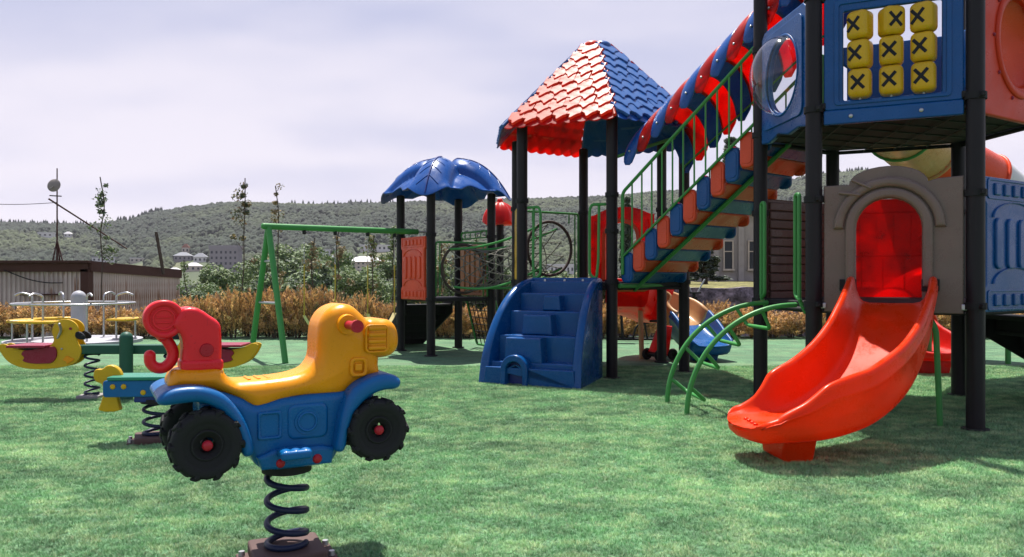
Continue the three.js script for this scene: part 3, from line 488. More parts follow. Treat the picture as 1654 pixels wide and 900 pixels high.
function deckOf(t, pts, h, ribs) {
  const g = extr(pts, 0.05, 0.008, { seg: 1, crease: 0.3 }); g.rotateX(-PI / 2); g.translate(0, h - 0.025, 0);
  const dk = part(t, 'deck', g, M.deck); const cx = pts.reduce((s, p) => s + p[0], 0) / pts.length, cd = pts.reduce((s, p) => s + p[1], 0) / pts.length;
  if (ribs) {
    for (let i = 0; i < pts.length; i++) { const a = pts[i], b = pts[(i + 1) % pts.length]; part(dk, 'deck_rib', rod(V(a[0], a[1], h - 0.07), V(b[0], b[1], h - 0.07), 0.022, 0.022, 4), M.dark); }
    for (let k = -3; k <= 3; k++) for (const a of [deg(20), deg(80)]) { const ox = -Math.sin(a) * k * 0.26, od = Math.cos(a) * k * 0.26, L = Math.sqrt(Math.max(0.02, 0.9 - (k * 0.26) ** 2)); part(dk, 'deck_rib', rod(V(cx + ox - Math.cos(a) * L, cd + od - Math.sin(a) * L, h - 0.056 - (a > 1 ? 0.012 : 0)), V(cx + ox + Math.cos(a) * L, cd + od + Math.sin(a) * L, h - 0.056 - (a > 1 ? 0.012 : 0)), 0.007, 0.007, 4), M.ribs); }
  }
  return dk;
}
// moulded barrier with wide head and foot bands and raised bars
function barrier(t, m4, w, h, mat, label) {
  const b = h * 0.18, n = 0.035, o = [[-w / 2, 0], [w / 2, 0], [w / 2, b], [w / 2 - n, b + 0.03], [w / 2 - n, h - b - 0.03], [w / 2, h - b], [w / 2, h], [-w / 2, h], [-w / 2, h - b], [-w / 2 + n, h - b - 0.03], [-w / 2 + n, b + 0.03], [-w / 2, b]];
  const p = part(t, 'barrier_panel', put(extr(o, 0.05, 0.018), m4), mat, { label });
  const add = (n, g) => part(p, n, put(g, m4), mat);
  for (let k = 0; k < 4; k++) { const x = (k - 1.5) * w * 0.19; add('raised_bar', extr(rrect(x - w * 0.055, b + 0.14, x + w * 0.055, h - b - 0.12, w * 0.05), 0.035, 0.012).translate(0, 0, 0.026)); }
  add('moulded_arch', new THREE.TorusGeometry(w * 0.36, 0.014, 8, 24, PI).scale(1, 0.35, 1).translate(0, h - b - 0.12, 0.026));
  add('moulded_arch', new THREE.TorusGeometry(w * 0.36, 0.014, 8, 24, PI).scale(1, 0.35, 1).translate(0, b + 0.03, 0.026));
  for (const y of [b * 0.5, h - b * 0.5]) { for (let k = 0; k < 5; k++) add('raised_stud', rbox(w * 0.09, b * 0.5, 0.03, 0.012, (k - 2) * w * 0.15, y, 0.026)); add('raised_rim', extr(rrect(-w * 0.45, y - b * 0.42, w * 0.45, y + b * 0.42, 0.03), 0.012, 0.004, { holes: [rrect(-w * 0.425, y - b * 0.34, w * 0.425, y + b * 0.34, 0.02).reverse()] }).translate(0, 0, 0.026)); }
  return p;
}
function handleLoop(t, m4, x, y0, y1, w = 0.075, z = 0.05, r = 0.017) { // hoop handle of two upright rods
  return part(t, 'grab_handle', pipe(roundPath([tp(m4, x, y0 - 0.1, 0), tp(m4, x, y0, z), tp(m4, x, y1, z), tp(m4, x + w, y1, z), tp(m4, x + w, y0 + 0.03, z), tp(m4, x + 0.012, y0 + 0.0, z)], 0.035), r, 0, 10), M.green);
}

// ---- tower with the shingled six-sided roof
{
  const T = thing('play_tower', 'six-sided play tower under the red and blue shingled roof', 'play tower', [1.04, 0, -9.87]);
  const vs = [0, 1, 2, 3, 4, 5].map(H1.v);
  vs.forEach(([x, d], k) => post(T, x, d, 2.86, k === 0 ? [1.06, 1.62, 2.02] : [1.06, 2.0]));
  deckOf(T, vs.map(p => [p[0], p[1]]), 1.06, true);
  // roof
  const RB = 1.33, RT = 0.2, HB = 2.86, HT = 3.93, apB = RB * Math.cos(PI / 6), apT = RT * Math.cos(PI / 6), run = apB - apT, rise = HT - HB, SL = Math.hypot(run, rise), tilt = Math.atan2(rise, run);
  const shGeo = ['a', 'b', 'c'].map((_, q) => { const s = [[-0.5, 0.66], [-0.5, 0.16], [-0.42, 0.12], [-0.22, 0.02 + 0.03 * q], [-0.06 - 0.06 * q, -0.17], [0.06 - 0.06 * q, -0.18], [0.26, 0.03], [0.46, 0.11 - 0.02 * q], [0.5, 0.17], [0.5, 0.66]].map(([x, y]) => [x * 0.2, y * 0.28]); return extr(s, 0.034, 0.008, { seg: 2, crease: 0.5 }); });
  let count = 0;
  for (let k = 0; k < 6; k++) {
    const red = k % 2 === 1, mat = red ? M.redThin : M.blueThin, smat = red ? M.roofRed : M.roofBlue;
    const a = deg(H1.a0 + 30 + 60 * k), n = new THREE.Vector3(Math.cos(a), 0, -Math.sin(a)), x = new THREE.Vector3(0, 1, 0).cross(n);
    const up = new THREE.Vector3(0, 1, 0).multiplyScalar(Math.sin(tilt)).addScaledVector(n, -Math.cos(tilt)), out = x.clone().cross(up);
    const org = new THREE.Vector3(H1.cx, HB, -H1.cd).addScaledVector(n, apB), m4 = new THREE.Matrix4().makeBasis(x, up, out).setPosition(org);
    const bottom = []; const NS = 9; for (let i = 0; i <= NS * 6; i++) { const q = i / (NS * 6); bottom.push([-RB / 2 + RB * q + (i === 0 ? 0.004 : i === NS * 6 ? -0.004 : 0), -0.055 - 0.03 * Math.abs(Math.sin(q * NS * PI))]); }
    const panel = part(T, 'roof_panel', put(extr([...bottom, [RT / 2, SL], [-RT / 2, SL]], 0.014, 0.003, { seg: 1, crease: 0.4 }), m4), mat, { label: red ? 'red shingled roof face' : 'blue shingled roof face' });
    part(panel, 'ridge_cap', rod(tp(m4, RB / 2, -0.03, 0.012), tp(m4, RT / 2, SL, 0.012), 0.020, 0.016, 8), smat);
    const rows = 9, q4 = new THREE.Quaternion(), rot = new THREE.Matrix4(), list = [];
    for (let r = 0; r < rows; r++) {
      const y = r / rows * SL, w = lerp(RB, RT, (y + 0.04) / SL) - 0.05, c = Math.max(1, Math.round(w / 0.175)), cw = w / c;
      for (let i = 0; i < c; i++) {
        const xx = -w / 2 + cw * (i + 0.5) + rr(-0.012, 0.012), e = 0.10 + rr(-0.03, 0.03), tw = rr(-0.07, 0.07);
        const X = x.clone().multiplyScalar(Math.cos(tw)).addScaledVector(up, Math.sin(tw)), U0 = up.clone().multiplyScalar(Math.cos(tw)).addScaledVector(x, -Math.sin(tw)), U = U0.clone().multiplyScalar(Math.cos(e)).addScaledVector(out, -Math.sin(e)), O = X.clone().cross(U);
        rot.makeBasis(X, U, O); q4.setFromRotationMatrix(rot);
        list.push([tp(m4, xx, y, 0.028 + rr(0, 0.004)), q4.clone(), new THREE.Vector3(cw / 0.2 * 1.06 * (i % 2 ? 1 : -1) || 1, SL / rows / 0.152 * 1.0, 1)]);
      }
    }
    if (k === 5 || k === 0 || k === 1 || k === 4) for (const [p, q, s] of list) { s.x = Math.abs(s.x); part(panel, 'shingle', shGeo[count++ % 3], smat, { pos: p, quat: q, scale: s }); }
    else { const gs = list.map(([p, q, s]) => { s.x = Math.abs(s.x); return shGeo[count++ % 3].clone().applyMatrix4(new THREE.Matrix4().compose(p, q, s)); }); part(panel, 'shingle', gs, smat, { kind: 'stuff' }); }
  }
  for (let k = 0; k < 6; k++) { const a = deg(H1.a0 + 30 + 60 * k); part(T, 'roof_cap', new THREE.SphereGeometry(0.115, 18, 12).scale(1, 0.55, 1).translate(H1.cx + 0.11 * Math.cos(a), HT + 0.015, -H1.cd - 0.11 * Math.sin(a)), k % 2 ? M.roofRed : M.roofBlue); }
  // red arched panel on the far right side
  { const m = H1.frame(2, 1.06), top = []; for (let i = 0; i <= 16; i++) { const q = i / 16; top.push([0.45 - 0.9 * q, 0.92 + 0.11 * Math.exp(-Math.pow((q - 0.5) / 0.2, 2)) - 0.03 * Math.cos(q * 4 * PI)]); }
    const p = part(T, 'arched_panel', put(extr([[-0.45, -0.06], [0.45, -0.06], ...top], 0.04, 0.012, { holes: [archPts(0.42, 0.04, 0.79).reverse()] }), m), M.redThin, { label: 'bright red panel with an arched opening' });
    part(p, 'arch_trim', put(extr([[0.27, 0.02], ...[...Array(19).keys()].map(i => { const t = PI * i / 18; return [0.27 * Math.cos(t), 0.58 + 0.27 * Math.sin(t)]; }), [-0.27, 0.02], [-0.215, 0.02], ...[...Array(19).keys()].map(i => { const t = PI - PI * i / 18; return [0.215 * Math.cos(t), 0.58 + 0.215 * Math.sin(t)]; }), [0.215, 0.02]], 0.03, 0.008).translate(0, 0, -0.034), m), M.orange);
    part(p, 'panel_rib', put(rbox(0.05, 0.8, 0.03, 0.012, -0.36, 0.42, -0.026), m), M.redThin); part(p, 'panel_rib', put(rbox(0.05, 0.8, 0.03, 0.012, 0.36, 0.42, -0.026), m), M.redThin); }
  // yellow wavy panel on the left side
  { const m = H1.frame(4, 1.02), o = [[-0.36, 0.06], [0.36, 0.06]]; for (const s of [1, -1]) { const L = []; for (let i = 0; i <= 20; i++) { const y = 0.1 + i / 20 * 0.85; L.push([s * (0.38 + 0.025 * Math.sin(i / 20 * 6 * PI)), y]); } o.push(...(s > 0 ? L : L.reverse())); } part(T, 'yellow_panel', put(extr(o, 0.07, 0.02), m), M.yellow2); }
  // railing round the net tunnel mouth
  { const m = H1.frame(3, 0); part(T, 'tunnel_mouth_rail', pipe([tp(m, -0.46, 1.08, 0), tp(m, -0.46, 1.98, 0), tp(m, 0.46, 1.98, 0), tp(m, 0.46, 1.08, 0)], 0.015, 0.05), M.green); for (const x of [-0.4, -0.3, 0.16, 0.3, 0.4]) { part(T, 'rail_bar', rod(tp(m, x, Math.abs(x) < 0.35 ? 1.84 : 1.08, 0), tp(m, x, 1.97, 0), 0.010, 0.010, 8), M.green); } part(T, 'tunnel_ring', new THREE.TorusGeometry(0.36, 0.020, 10, 44).applyMatrix4(H1.frame(3, 1.5, 0.03)), M.ring); }
  // handles either side of the climbing wall
  { const m = H1.frame(5, 0); for (const s of [-1, 1]) part(T, 'grab_handle', pipe(roundPath([tp(m, s * 0.47, 1.92, 0), tp(m, s * 0.32, 1.92, 0.03), tp(m, s * 0.30, 1.85, 0.03), tp(m, s * 0.30, 1.14, 0.03), tp(m, s * 0.38, 1.09, 0.03), tp(m, s * 0.40, 1.3, 0.02), tp(m, s * 0.40, 1.91, 0.0)], 0.05), 0.016, 0, 10), M.green); }
}
// ---- blue climbing wall
{
  const m = H1.frame(5, 0), T = thing('climbing_wall', 'blue moulded climbing wall with steps and arched hole at its foot', 'climbing wall', [0.35, 0, -8.4]);
  const L = 0.98, prof = z => 1.08 * Math.pow(1 - Math.pow(clamp(z / L), 2.05), 0.62);      // side outline
  const hw = z => lerp(0.39, 0.53, clamp(z / L));
  const P = (n, g, mat = M.deepBlue) => part(T, n, put(g, m), mat);
  for (const s of [-1, 1]) { // curved cheek
    const rings = []; const N = 26; for (let i = 0; i <= N; i++) { const z = 0.0 + i / N * L, y = Math.max(0.02, prof(z) + 0.02), c = s * hw(z), w = 0.05, r = [[c - w, 0], [c - w, y - 0.03], [c - w * 0.7, y - 0.006], [c, y + 0.006], [c + w * 0.7, y - 0.006], [c + w, y - 0.03], [c + w, 0]]; rings.push(r.map(([x, yy]) => new THREE.Vector3(x, Math.min(yy, y + 0.006), z))); }
    P('side_wall', join([sweep(rings), capOf(rings[0], true), capOf(rings[N], false)]));
  }
  const zs = [[0.0, 0.16, 1.07], [0.16, 0.36, 0.94], [0.36, 0.56, 0.75], [0.56, 0.76, 0.50], [0.76, 0.90, 0.23]];
  zs.forEach(([z0, z1, h], i) => { const w = hw((z0 + z1) / 2) * 2 - 0.06; P('step', rbox(w, h, z1 - z0 + 0.03, 0.018, 0, h / 2 + 0.001 * i, (z0 + z1) / 2 - 0.015)); });
  // raised foothold blocks
  for (const [x, y, z, w, h, dd] of [[0.04, 0.84, 0.33, 0.22, 0.17, 0.22], [-0.04, 0.615, 0.53, 0.36, 0.22, 0.22], [-0.10, 0.36, 0.74, 0.44, 0.27, 0.22]]) { P('foothold', extr([[-w / 2, -h / 2], [w / 2, -h / 2], [w / 2 - 0.02, h / 2 - 0.01], [-w / 2 + 0.02, h / 2 - 0.01]], dd, 0.02).translate(x, y, z + 0.05)); }
  P('front_plate', extr([[-0.52, 0.0], [-0.24, 0.0], [-0.24, 0.12], [-0.21, 0.17], [-0.15, 0.20], [-0.09, 0.17], [-0.06, 0.12], [-0.06, 0.0], [0.52, 0.0], [0.50, 0.18], [-0.50, 0.18]].map(p => p), 0.09, 0.012, { seg: 3 }).translate(0, 0, 0.935));
  const hood = []; for (let i = 0; i <= 12; i++) { const t = PI * i / 12; hood.push([-0.15 + 0.155 * Math.cos(t), 0.16 + 0.155 * Math.sin(t)]); }
  P('arch_hood', extr([[0.005, 0], ...hood, [-0.305, 0], [-0.245, 0], ...[...Array(13).keys()].map(i => { const t = PI - PI * i / 12; return [-0.15 + 0.095 * Math.cos(t), 0.15 + 0.095 * Math.sin(t)]; }), [-0.055, 0]], 0.17, 0.014, { seg: 3 }).translate(0, 0.001, 0.93));
  P('arch_recess', box(0.20, 0.25, 0.01, -0.15, 0.125, 0.912), M.navy);
  P('top_lip', rbox(0.80, 0.07, 0.09, 0.02, 0, 1.075, 0.03));
  for (const x of [-0.22, 0.02, 0.24]) P('bolt', new THREE.CylinderGeometry(0.014, 0.014, 0.01, 10).rotateX(PI / 2).translate(x, 1.08, 0.079), M.steel);
}
// ---- stair bridge with canopy, rising to the tall tower
{
  const A = new THREE.Vector3().setFromMatrixPosition(H1.frame(0)), B = new THREE.Vector3().setFromMatrixPosition(H2.frame(3)), dir = B.clone().sub(A).normalize(), LEN = B.distanceTo(A), side = new THREE.Vector3(0, 1, 0).cross(dir).negate().normalize(); // side: right of travel
  const h0 = 1.08, h1 = 2.42, hw = 0.46, slope = Math.atan2(h1 - h0, LEN), upS = dir.clone().multiplyScalar(Math.sin(-slope)).add(new THREE.Vector3(0, Math.cos(slope), 0)), along = dir.clone().multiplyScalar(Math.cos(slope)).add(new THREE.Vector3(0, Math.sin(slope), 0));
  const at = (s, w, up = 0) => A.clone().addScaledVector(dir, s).addScaledVector(side, w).setY(h0 + (h1 - h0) * s / LEN + up);
  const T = thing('stair_bridge', 'sloping stair bridge of orange and blue treads with green railings', 'stair bridge', at(LEN / 2, 0).setY(0).toArray());
  const N = 11, pitch = LEN / N;
  const m4 = (s, w, up) => new THREE.Matrix4().makeBasis(along, upS, side).setPosition(at(s, w, up));
  for (let i = 0; i < N; i++) {
    const mat = i % 2 ? M.orange : M.blue, s = (i + 0.5) * pitch, sl = pitch / Math.cos(slope), t = part(T, 'tread', put(rbox(sl - 0.006, 0.045, hw * 2 - 0.02, 0.016), m4(s, 0, -0.02)), mat);
    for (const sd of [-1, 1]) { // upright side flap, a rounded upright paddle
      const mm = new THREE.Matrix4().makeBasis(dir, new THREE.Vector3(0, 1, 0), side).setPosition(at(s, sd * hw, 0)); part(t, 'side_flap', put(extr(rrect(-pitch * 0.47, -0.09, pitch * 0.47, 0.25, 0.06), 0.05, 0.018, { seg: 4 }), mm), mat);
      part(t, 'flap_inset', put(extr(rrect(-pitch * 0.34, -0.05, pitch * 0.34, 0.21, 0.04), 0.01, 0.004, { seg: 2 }).translate(0, 0, sd * 0.026), mm), mat);
    }
  }
  part(T, 'support_beam', rod(at(-0.05, 0.2, -0.075), at(LEN + 0.03, 0.2, -0.075), 0.024, 0.024, 10), M.green);
  part(T, 'landing_beam', rod(at(0, -0.5, -0.06), at(0, 0.5, -0.06), 0.026, 0.026, 10), M.green);
  for (const sd of [-1, 1]) {
    const w = sd * (hw + 0.045), R = part(T, 'railing', pipe([at(0.05, w, 0.04), at(0.05, w, 0.92), at(LEN - 0.02, w, 0.95), at(LEN - 0.02, w, 0.1)], 0.019, 0.05), M.green);
    part(R, 'lower_rail', rod(at(0.05, w, 0.22), at(LEN - 0.02, w, 0.24), 0.014, 0.014, 8), M.green);
    for (let i = 1; i < 13; i++) { const s = 0.05 + (LEN - 0.07) * i / 13; part(R, 'baluster', rod(at(s, w, 0.225), at(s, w, 0.935), 0.0095, 0.0095, 8), M.green); }
  }
  // canopy of alternating half hoops
  const C = thing('stair_canopy', 'arched canopy of alternating orange and blue hoops over the stair bridge', 'canopy', at(LEN / 2, 0, 1).toArray()), NC = 11, cp = 0.187;
  const lift = s => 1.21 - 0.13 * s / LEN;
  for (let i = 0; i < NC; i++) {
    const s0 = 0.07 + i * cp, mat = i % 2 ? M.redThin : M.blueThin, out = [], inn = [], K = 30, RX = hw + 0.05, RY = 0.44, rings = [];
    for (let j = 0; j <= K; j++) { // round-ended leaf: narrower at both tips
      const a = PI * (1.10 * j / K - 0.05), tip = Math.min(1, Math.min(j, K - j) / 3.0), half = cp * 0.53 * Math.sqrt(Math.max(0.02, 1 - (1 - tip) ** 2)), cx = -Math.cos(a) * RX, cy = lift(s0) + Math.sin(a) * RY, t = 0.011, prof = [];
      for (let q = 0; q <= 6; q++) { const z = (q / 3 - 1) * half, b = 0.02 * (1 - (q / 3 - 1) ** 2); prof.push(at(s0 + cp / 2 + z, cx * (1 + b), cy + b * Math.sin(a))); }
      for (let q = 6; q >= 0; q--) { const z = (q / 3 - 1) * half, b = 0.02 * (1 - (q / 3 - 1) ** 2) - t * 2; prof.push(at(s0 + cp / 2 + z, cx * (1 + b), cy + b * Math.sin(a))); }
      rings.push(prof);
    }
    const hp = part(C, 'canopy_hoop', [sweep(rings), capOf(rings[0], true), capOf(rings[K], false)], mat); for (const sd of [-1, 1]) part(hp, 'bolt', new THREE.SphereGeometry(0.013, 8, 6).translate(...at(s0 + cp / 2, sd * (RX + 0.012), lift(s0) + 0.07).toArray()), M.steel);
  }
  for (const sd of [-1, 1]) part(C, 'canopy_rail', rod(at(0.1, sd * (hw + 0.03), 1.24), at(LEN, sd * (hw + 0.03), 1.11), 0.012, 0.012, 8), M.green);
  part(C, 'tie_bar', rod(V(...H1.v(0), 2.42), at(0.12, -0.3, 1.55), 0.02, 0.02, 8), M.green);
}
// ---- tall two-level tower
{
  const T = thing('play_tower', 'tall two-level play tower with the noughts and crosses panel', 'play tower', [3.28, 0, -6.88]), vs = [0, 1, 2, 3, 4, 5].map(H2.v), UD = 2.42, LD = 0.92;
  vs.forEach(([x, d], k) => post(T, x, d, 4.6, k === 4 ? [0.9, 1.7, 2.42, 2.9, 3.2] : [0.9, 1.72, 2.42, 3.3]));
  deckOf(T, vs, LD, true); deckOf(T, vs, UD, true);
  const P = (n, g, mat, pr = T, o) => part(pr, n, g, mat, o);
  // game panel
  { const m = H2.frame(5, UD), W = 0.95, fr = P('game_panel', put(extr(rrect(-W / 2, -0.02, W / 2, 1.0, 0.03), 0.045, 0.012, { holes: [rrect(-0.335, 0.05, 0.335, 0.735, 0.015).reverse()] }), m), M.blue, T, { label: 'blue game panel holding nine yellow blocks marked with crosses' });
    P('bottom_flange', put(rbox(W, 0.11, 0.05, 0.012, 0, -0.075, 0.012), m), M.blue, fr); for (const x of [-0.28, 0.2]) P('bolt', put(new THREE.SphereGeometry(0.016, 10, 8).scale(1, 1, 0.6).translate(x, -0.075, 0.04), m), M.steel, fr);
    P('raised_rim', put(extr(rrect(-0.40, 0.015, 0.40, 0.83, 0.03), 0.014, 0.005, { holes: [rrect(-0.365, 0.04, 0.365, 0.79, 0.02).reverse()] }).translate(0, 0, 0.026), m), M.blue, fr);
    const turn = [[0.45, -0.5, 0.42], [0.3, 0.05, 0.24], [0.05, 0.06, 0.12]]; // rows from the top
    const bar = (a) => rbox(0.024, 0.136, 0.006, 0.003).rotateZ(a);
    for (let c = 0; c < 3; c++) { P('spindle', put(rod(new THREE.Vector3((c - 1) * 0.217, 0.04, 0), new THREE.Vector3((c - 1) * 0.217, 0.74, 0), 0.012, 0.012, 8), m), M.steel, fr);
      for (let r = 0; r < 3; r++) {
        const y = 0.615 - r * 0.222, w = 0.083, blk = extr(rrect(-w, -w, w, w, 0.052, 8), 0.216, 0.04, { seg: 6, crease: 1.0 }); blk.rotateX(PI / 2);
        const q = new THREE.Matrix4().makeRotationY(-turn[r][c]).setPosition((c - 1) * 0.217, y, 0.0).premultiply(m), b = P('game_block', put(blk, q), M.yellow2, fr); // sub-part: block; its cross is printed relief on the same block
        P('cross_mark', [put(bar(0.72).translate(-0.01, 0, w + 0.0005), q), put(bar(-0.72).translate(-0.01, 0, w + 0.0012), q)], M.mark, fr);
      } }
    for (const x of [-0.5, 0.5]) for (const y of [0.02, 0.86]) P('clamp', put(rbox(0.08, 0.05, 0.06, 0.01, x, y, 0), m), M.dark, fr);
  }
  // bubble window panel
  { const m = H2.frame(4, UD), o = [[-0.47, -0.10], [-0.3, -0.115], [-0.1, -0.07], [0.1, -0.11], [0.3, -0.085], [0.47, -0.11], [0.47, 0.84], [0.40, 0.90], [-0.40, 0.90], [-0.47, 0.84]], hole = []; for (let i = 0; i < 32; i++) { const t = -2 * PI * i / 32; hole.push([0.31 * Math.cos(t), 0.41 + 0.31 * Math.sin(t)]); }
    const p = P('window_panel', put(extr(o, 0.045, 0.014, { holes: [hole] }), m), M.blue, T, { label: 'blue panel with a clear bubble window' });
    P('raised_field', put(extr(rrect(-0.41, 0.0, 0.41, 0.83, 0.08), 0.018, 0.006, { holes: [hole.map(([x, y]) => [x * 1.12, 0.41 + (y - 0.41) * 1.12])] }).translate(0, 0, 0.028), m), M.blue, p);
    P('window_ring', put(new THREE.TorusGeometry(0.335, 0.012, 10, 40).scale(1, 1, 0.7).translate(0, 0.41, 0.036), m), M.blue, p);
    const b = new THREE.SphereGeometry(0.33, 40, 20, 0, 2 * PI, 0, PI / 2); b.rotateX(PI / 2); b.scale(1, 1, 0.72); b.translate(0, 0.41, 0.045); P('bubble_window', put(b, m), M.bubble, p);
  }
  // red tube mouth panel on the right
  { const m = H2.frame(0, UD), c = []; for (let i = 0; i < 40; i++) { const t = -2 * PI * i / 40; c.push([0.08 + 0.30 * Math.cos(t), 0.48 + 0.34 * Math.sin(t)]); }
    const p = P('tube_mouth_panel', put(extr(rrect(-0.48, -0.12, 0.48, 1.05, 0.03), 0.045, 0.014, { holes: [c] }), m), M.orangeThin, T, { label: 'orange red panel with a large bolted circle' });
    P('mouth_ring', put(new THREE.TorusGeometry(0.36, 0.03, 10, 44).scale(1, 1.1, 0.6).translate(0.08, 0.48, 0.025), m), M.orangeThin, p);
    const dome = new THREE.SphereGeometry(0.33, 32, 12, 0, 2 * PI, 0, PI / 2); dome.rotateX(-PI / 2); dome.scale(1, 1.1, 0.5); dome.translate(0.08, 0.48, 0); P('recessed_dome', put(dome, m), M.orange, p);
    for (let i = 0; i < 10; i++) { const t = 2 * PI * i / 10; P('bolt', put(new THREE.SphereGeometry(0.014, 8, 6).translate(0.08 + 0.41 * Math.cos(t), 0.48 + 0.455 * Math.sin(t), 0.024), m), M.maroon, p); } }
  // upper back panel seen through the game panel
  barrier(T, H2.frame(2, UD - 0.02, -0.04), 0.9, 0.98, M.blue, 'dark blue barrier on the far side of the upper deck');
  barrier(T, H2.frame(1, UD - 0.02, -0.04), 0.9, 0.98, M.blue, 'blue barrier at the right of the upper deck');
  // tan arched doorway
  { const m = H2.frame(5, LD), top = []; for (let i = 0; i <= 14; i++) { const t = PI * i / 14; top.push([-0.025 + 0.27 * Math.cos(t), 0.90 + 0.13 * Math.sin(t)]); }
    const w = P('door_panel', put(extr([[-0.475, -0.08], [-0.02 - 0.225, -0.08], [-0.02 - 0.225, 0.56], ...[...Array(15).keys()].map(i => { const t = PI - PI * i / 14; return [-0.02 + 0.225 * Math.cos(t), 0.56 + 0.225 * Math.sin(t)]; }), [-0.02 + 0.225, 0.56], [-0.02 + 0.225, -0.08], [0.475, -0.08], [0.475, 0.93], [0.31, 0.92], ...top, [-0.36, 0.90], [-0.475, 0.90]], 0.045, 0.012, { crease: 0.5 }), m), M.tan, T, { label: 'taupe panel with a round arched doorway' });
    const ring = (r0, r1, y0, n = 18) => [[-0.02 + r1, y0], ...[...Array(n + 1).keys()].map(i => { const t = PI * i / n; return [-0.02 + r1 * Math.cos(t), 0.56 + r1 * Math.sin(t)]; }), [-0.02 - r1, y0], [-0.02 - r0, y0], ...[...Array(n + 1).keys()].map(i => { const t = PI - PI * i / n; return [-0.02 + r0 * Math.cos(t), 0.56 + r0 * Math.sin(t)]; }), [-0.02 + r0, y0]];
    P('arch_trim', put(extr(ring(0.228, 0.30, 0.12), 0.06, 0.022, { seg: 4 }).translate(0, 0, 0.035), m), M.tan, w); P('arch_hood', put(extr(ring(0.31, 0.385, 0.56), 0.07, 0.03, { seg: 4 }).translate(0, 0, 0.03), m), M.tan, w);
    for (let i = 0; i < 2; i++) { const t = deg(140 - i * 18); P('hood_rib', put(rbox(0.16, 0.022, 0.03, 0.010).rotateZ(t + 0.55).translate(-0.02 + 0.35 * Math.cos(t), 0.60 + 0.35 * Math.sin(t), 0.062), m), M.tan, w); }
    for (const x of [-0.5, 0.5]) P('clamp', put(rbox(0.09, 0.045, 0.06, 0.008, x, -0.03, 0), m), M.steel, w);
    for (const x of [-0.30, 0.26]) P('corner_bracket', put(rbox(0.12, 0.09, 0.03, 0.006, x, 0.13, 0.036), m), M.dark, w); }
  // red panel behind the doorway
  { const m = H2.frame(2, LD), p = P('red_panel', put(extr(rrect(-0.47, -0.02, 0.47, 0.95, 0.06), 0.03, 0.01), m), M.redThin, T, { label: 'glowing red panel seen through the taupe doorway' });
    for (let k = 0; k < 5; k++) P('panel_rib', put(rbox(0.010, 0.36, 0.006, 0.002, (k - 2) * 0.15, 0.61, -0.017), m), M.redThin, p); P('panel_rib', put(rbox(0.8, 0.015, 0.008, 0.003, 0, 0.40, -0.017), m), M.redThin, p); P('panel_rib', put(rbox(0.8, 0.015, 0.008, 0.003, 0, 0.82, -0.017), m), M.redThin, p); for (let k = 0; k < 4; k++) P('panel_rib', put(rbox(0.010, 0.30, 0.006, 0.002, (k - 1.5) * 0.19, 0.22, -0.017), m), M.redThin, p); }
  // brown log panel, on the side under the stair bridge
  { const m = H2.frame(3, LD), p = P('log_panel', put(extr(rrect(-0.47, -0.04, 0.47, 0.92, 0.03), 0.03, 0.01), m), M.brown, T, { label: 'dark brown log-pattern panel' }); for (let k = 0; k < 11; k++) P('log', put(rbox(0.9, 0.078, 0.03, 0.012, 0, 0.02 + k * 0.083, -0.022), m), M.brown, p); P('carved_slot', put(rbox(0.03, 0.24, 0.02, 0.01, 0.05, 0.48, -0.036), m), M.dark, p); }
  barrier(T, H2.frame(0, LD - 0.07, 0), 0.96, 1.0, M.deepBlue, 'bright blue moulded barrier at the right edge');
  { const m = H2.frame(4, 0); handleLoop(T, m, -0.40, 0.93, 1.78, 0.075); handleLoop(T, m, 0.40, 0.93, 1.78, -0.075); }
  // dark steps down from the right side
  { const m = H2.frame(1, 0), S = thing('steel_steps', 'dark steel steps going down at the right edge of the photo', 'steps', new THREE.Vector3(0.6, 0, 0).setFromMatrixPosition(H2.frame(1, 0, 0.5)).toArray());
    for (const x of [-0.44, 0.44]) part(S, 'stringer', put(extr([[0, 0.92], [0.1, 0.92], [1.35, 0.10], [1.35, 0.0], [1.16, 0.0], [0, 0.66]], 0.03, 0.005, { seg: 1, crease: 0.3 }).rotateY(-PI / 2).translate(x, 0, 0.02), m), M.dark);
    for (let k = 0; k < 5; k++) part(S, 'step', put(rbox(0.85, 0.04, 0.27, 0.008, 0, 0.76 - k * 0.155, 0.16 + k * 0.24), m), M.deck); for (let k = 0; k < 5; k++) part(S, 'riser', put(rbox(0.85, 0.16, 0.02, 0.004, 0, 0.68 - k * 0.155, 0.29 + k * 0.24), m), M.deck);
    part(S, 'leg', rod(tp(m, -0.4, 0, 0.72), tp(m, -0.4, 0.45, 0.72), 0.02, 0.02, 8), M.green); }
}
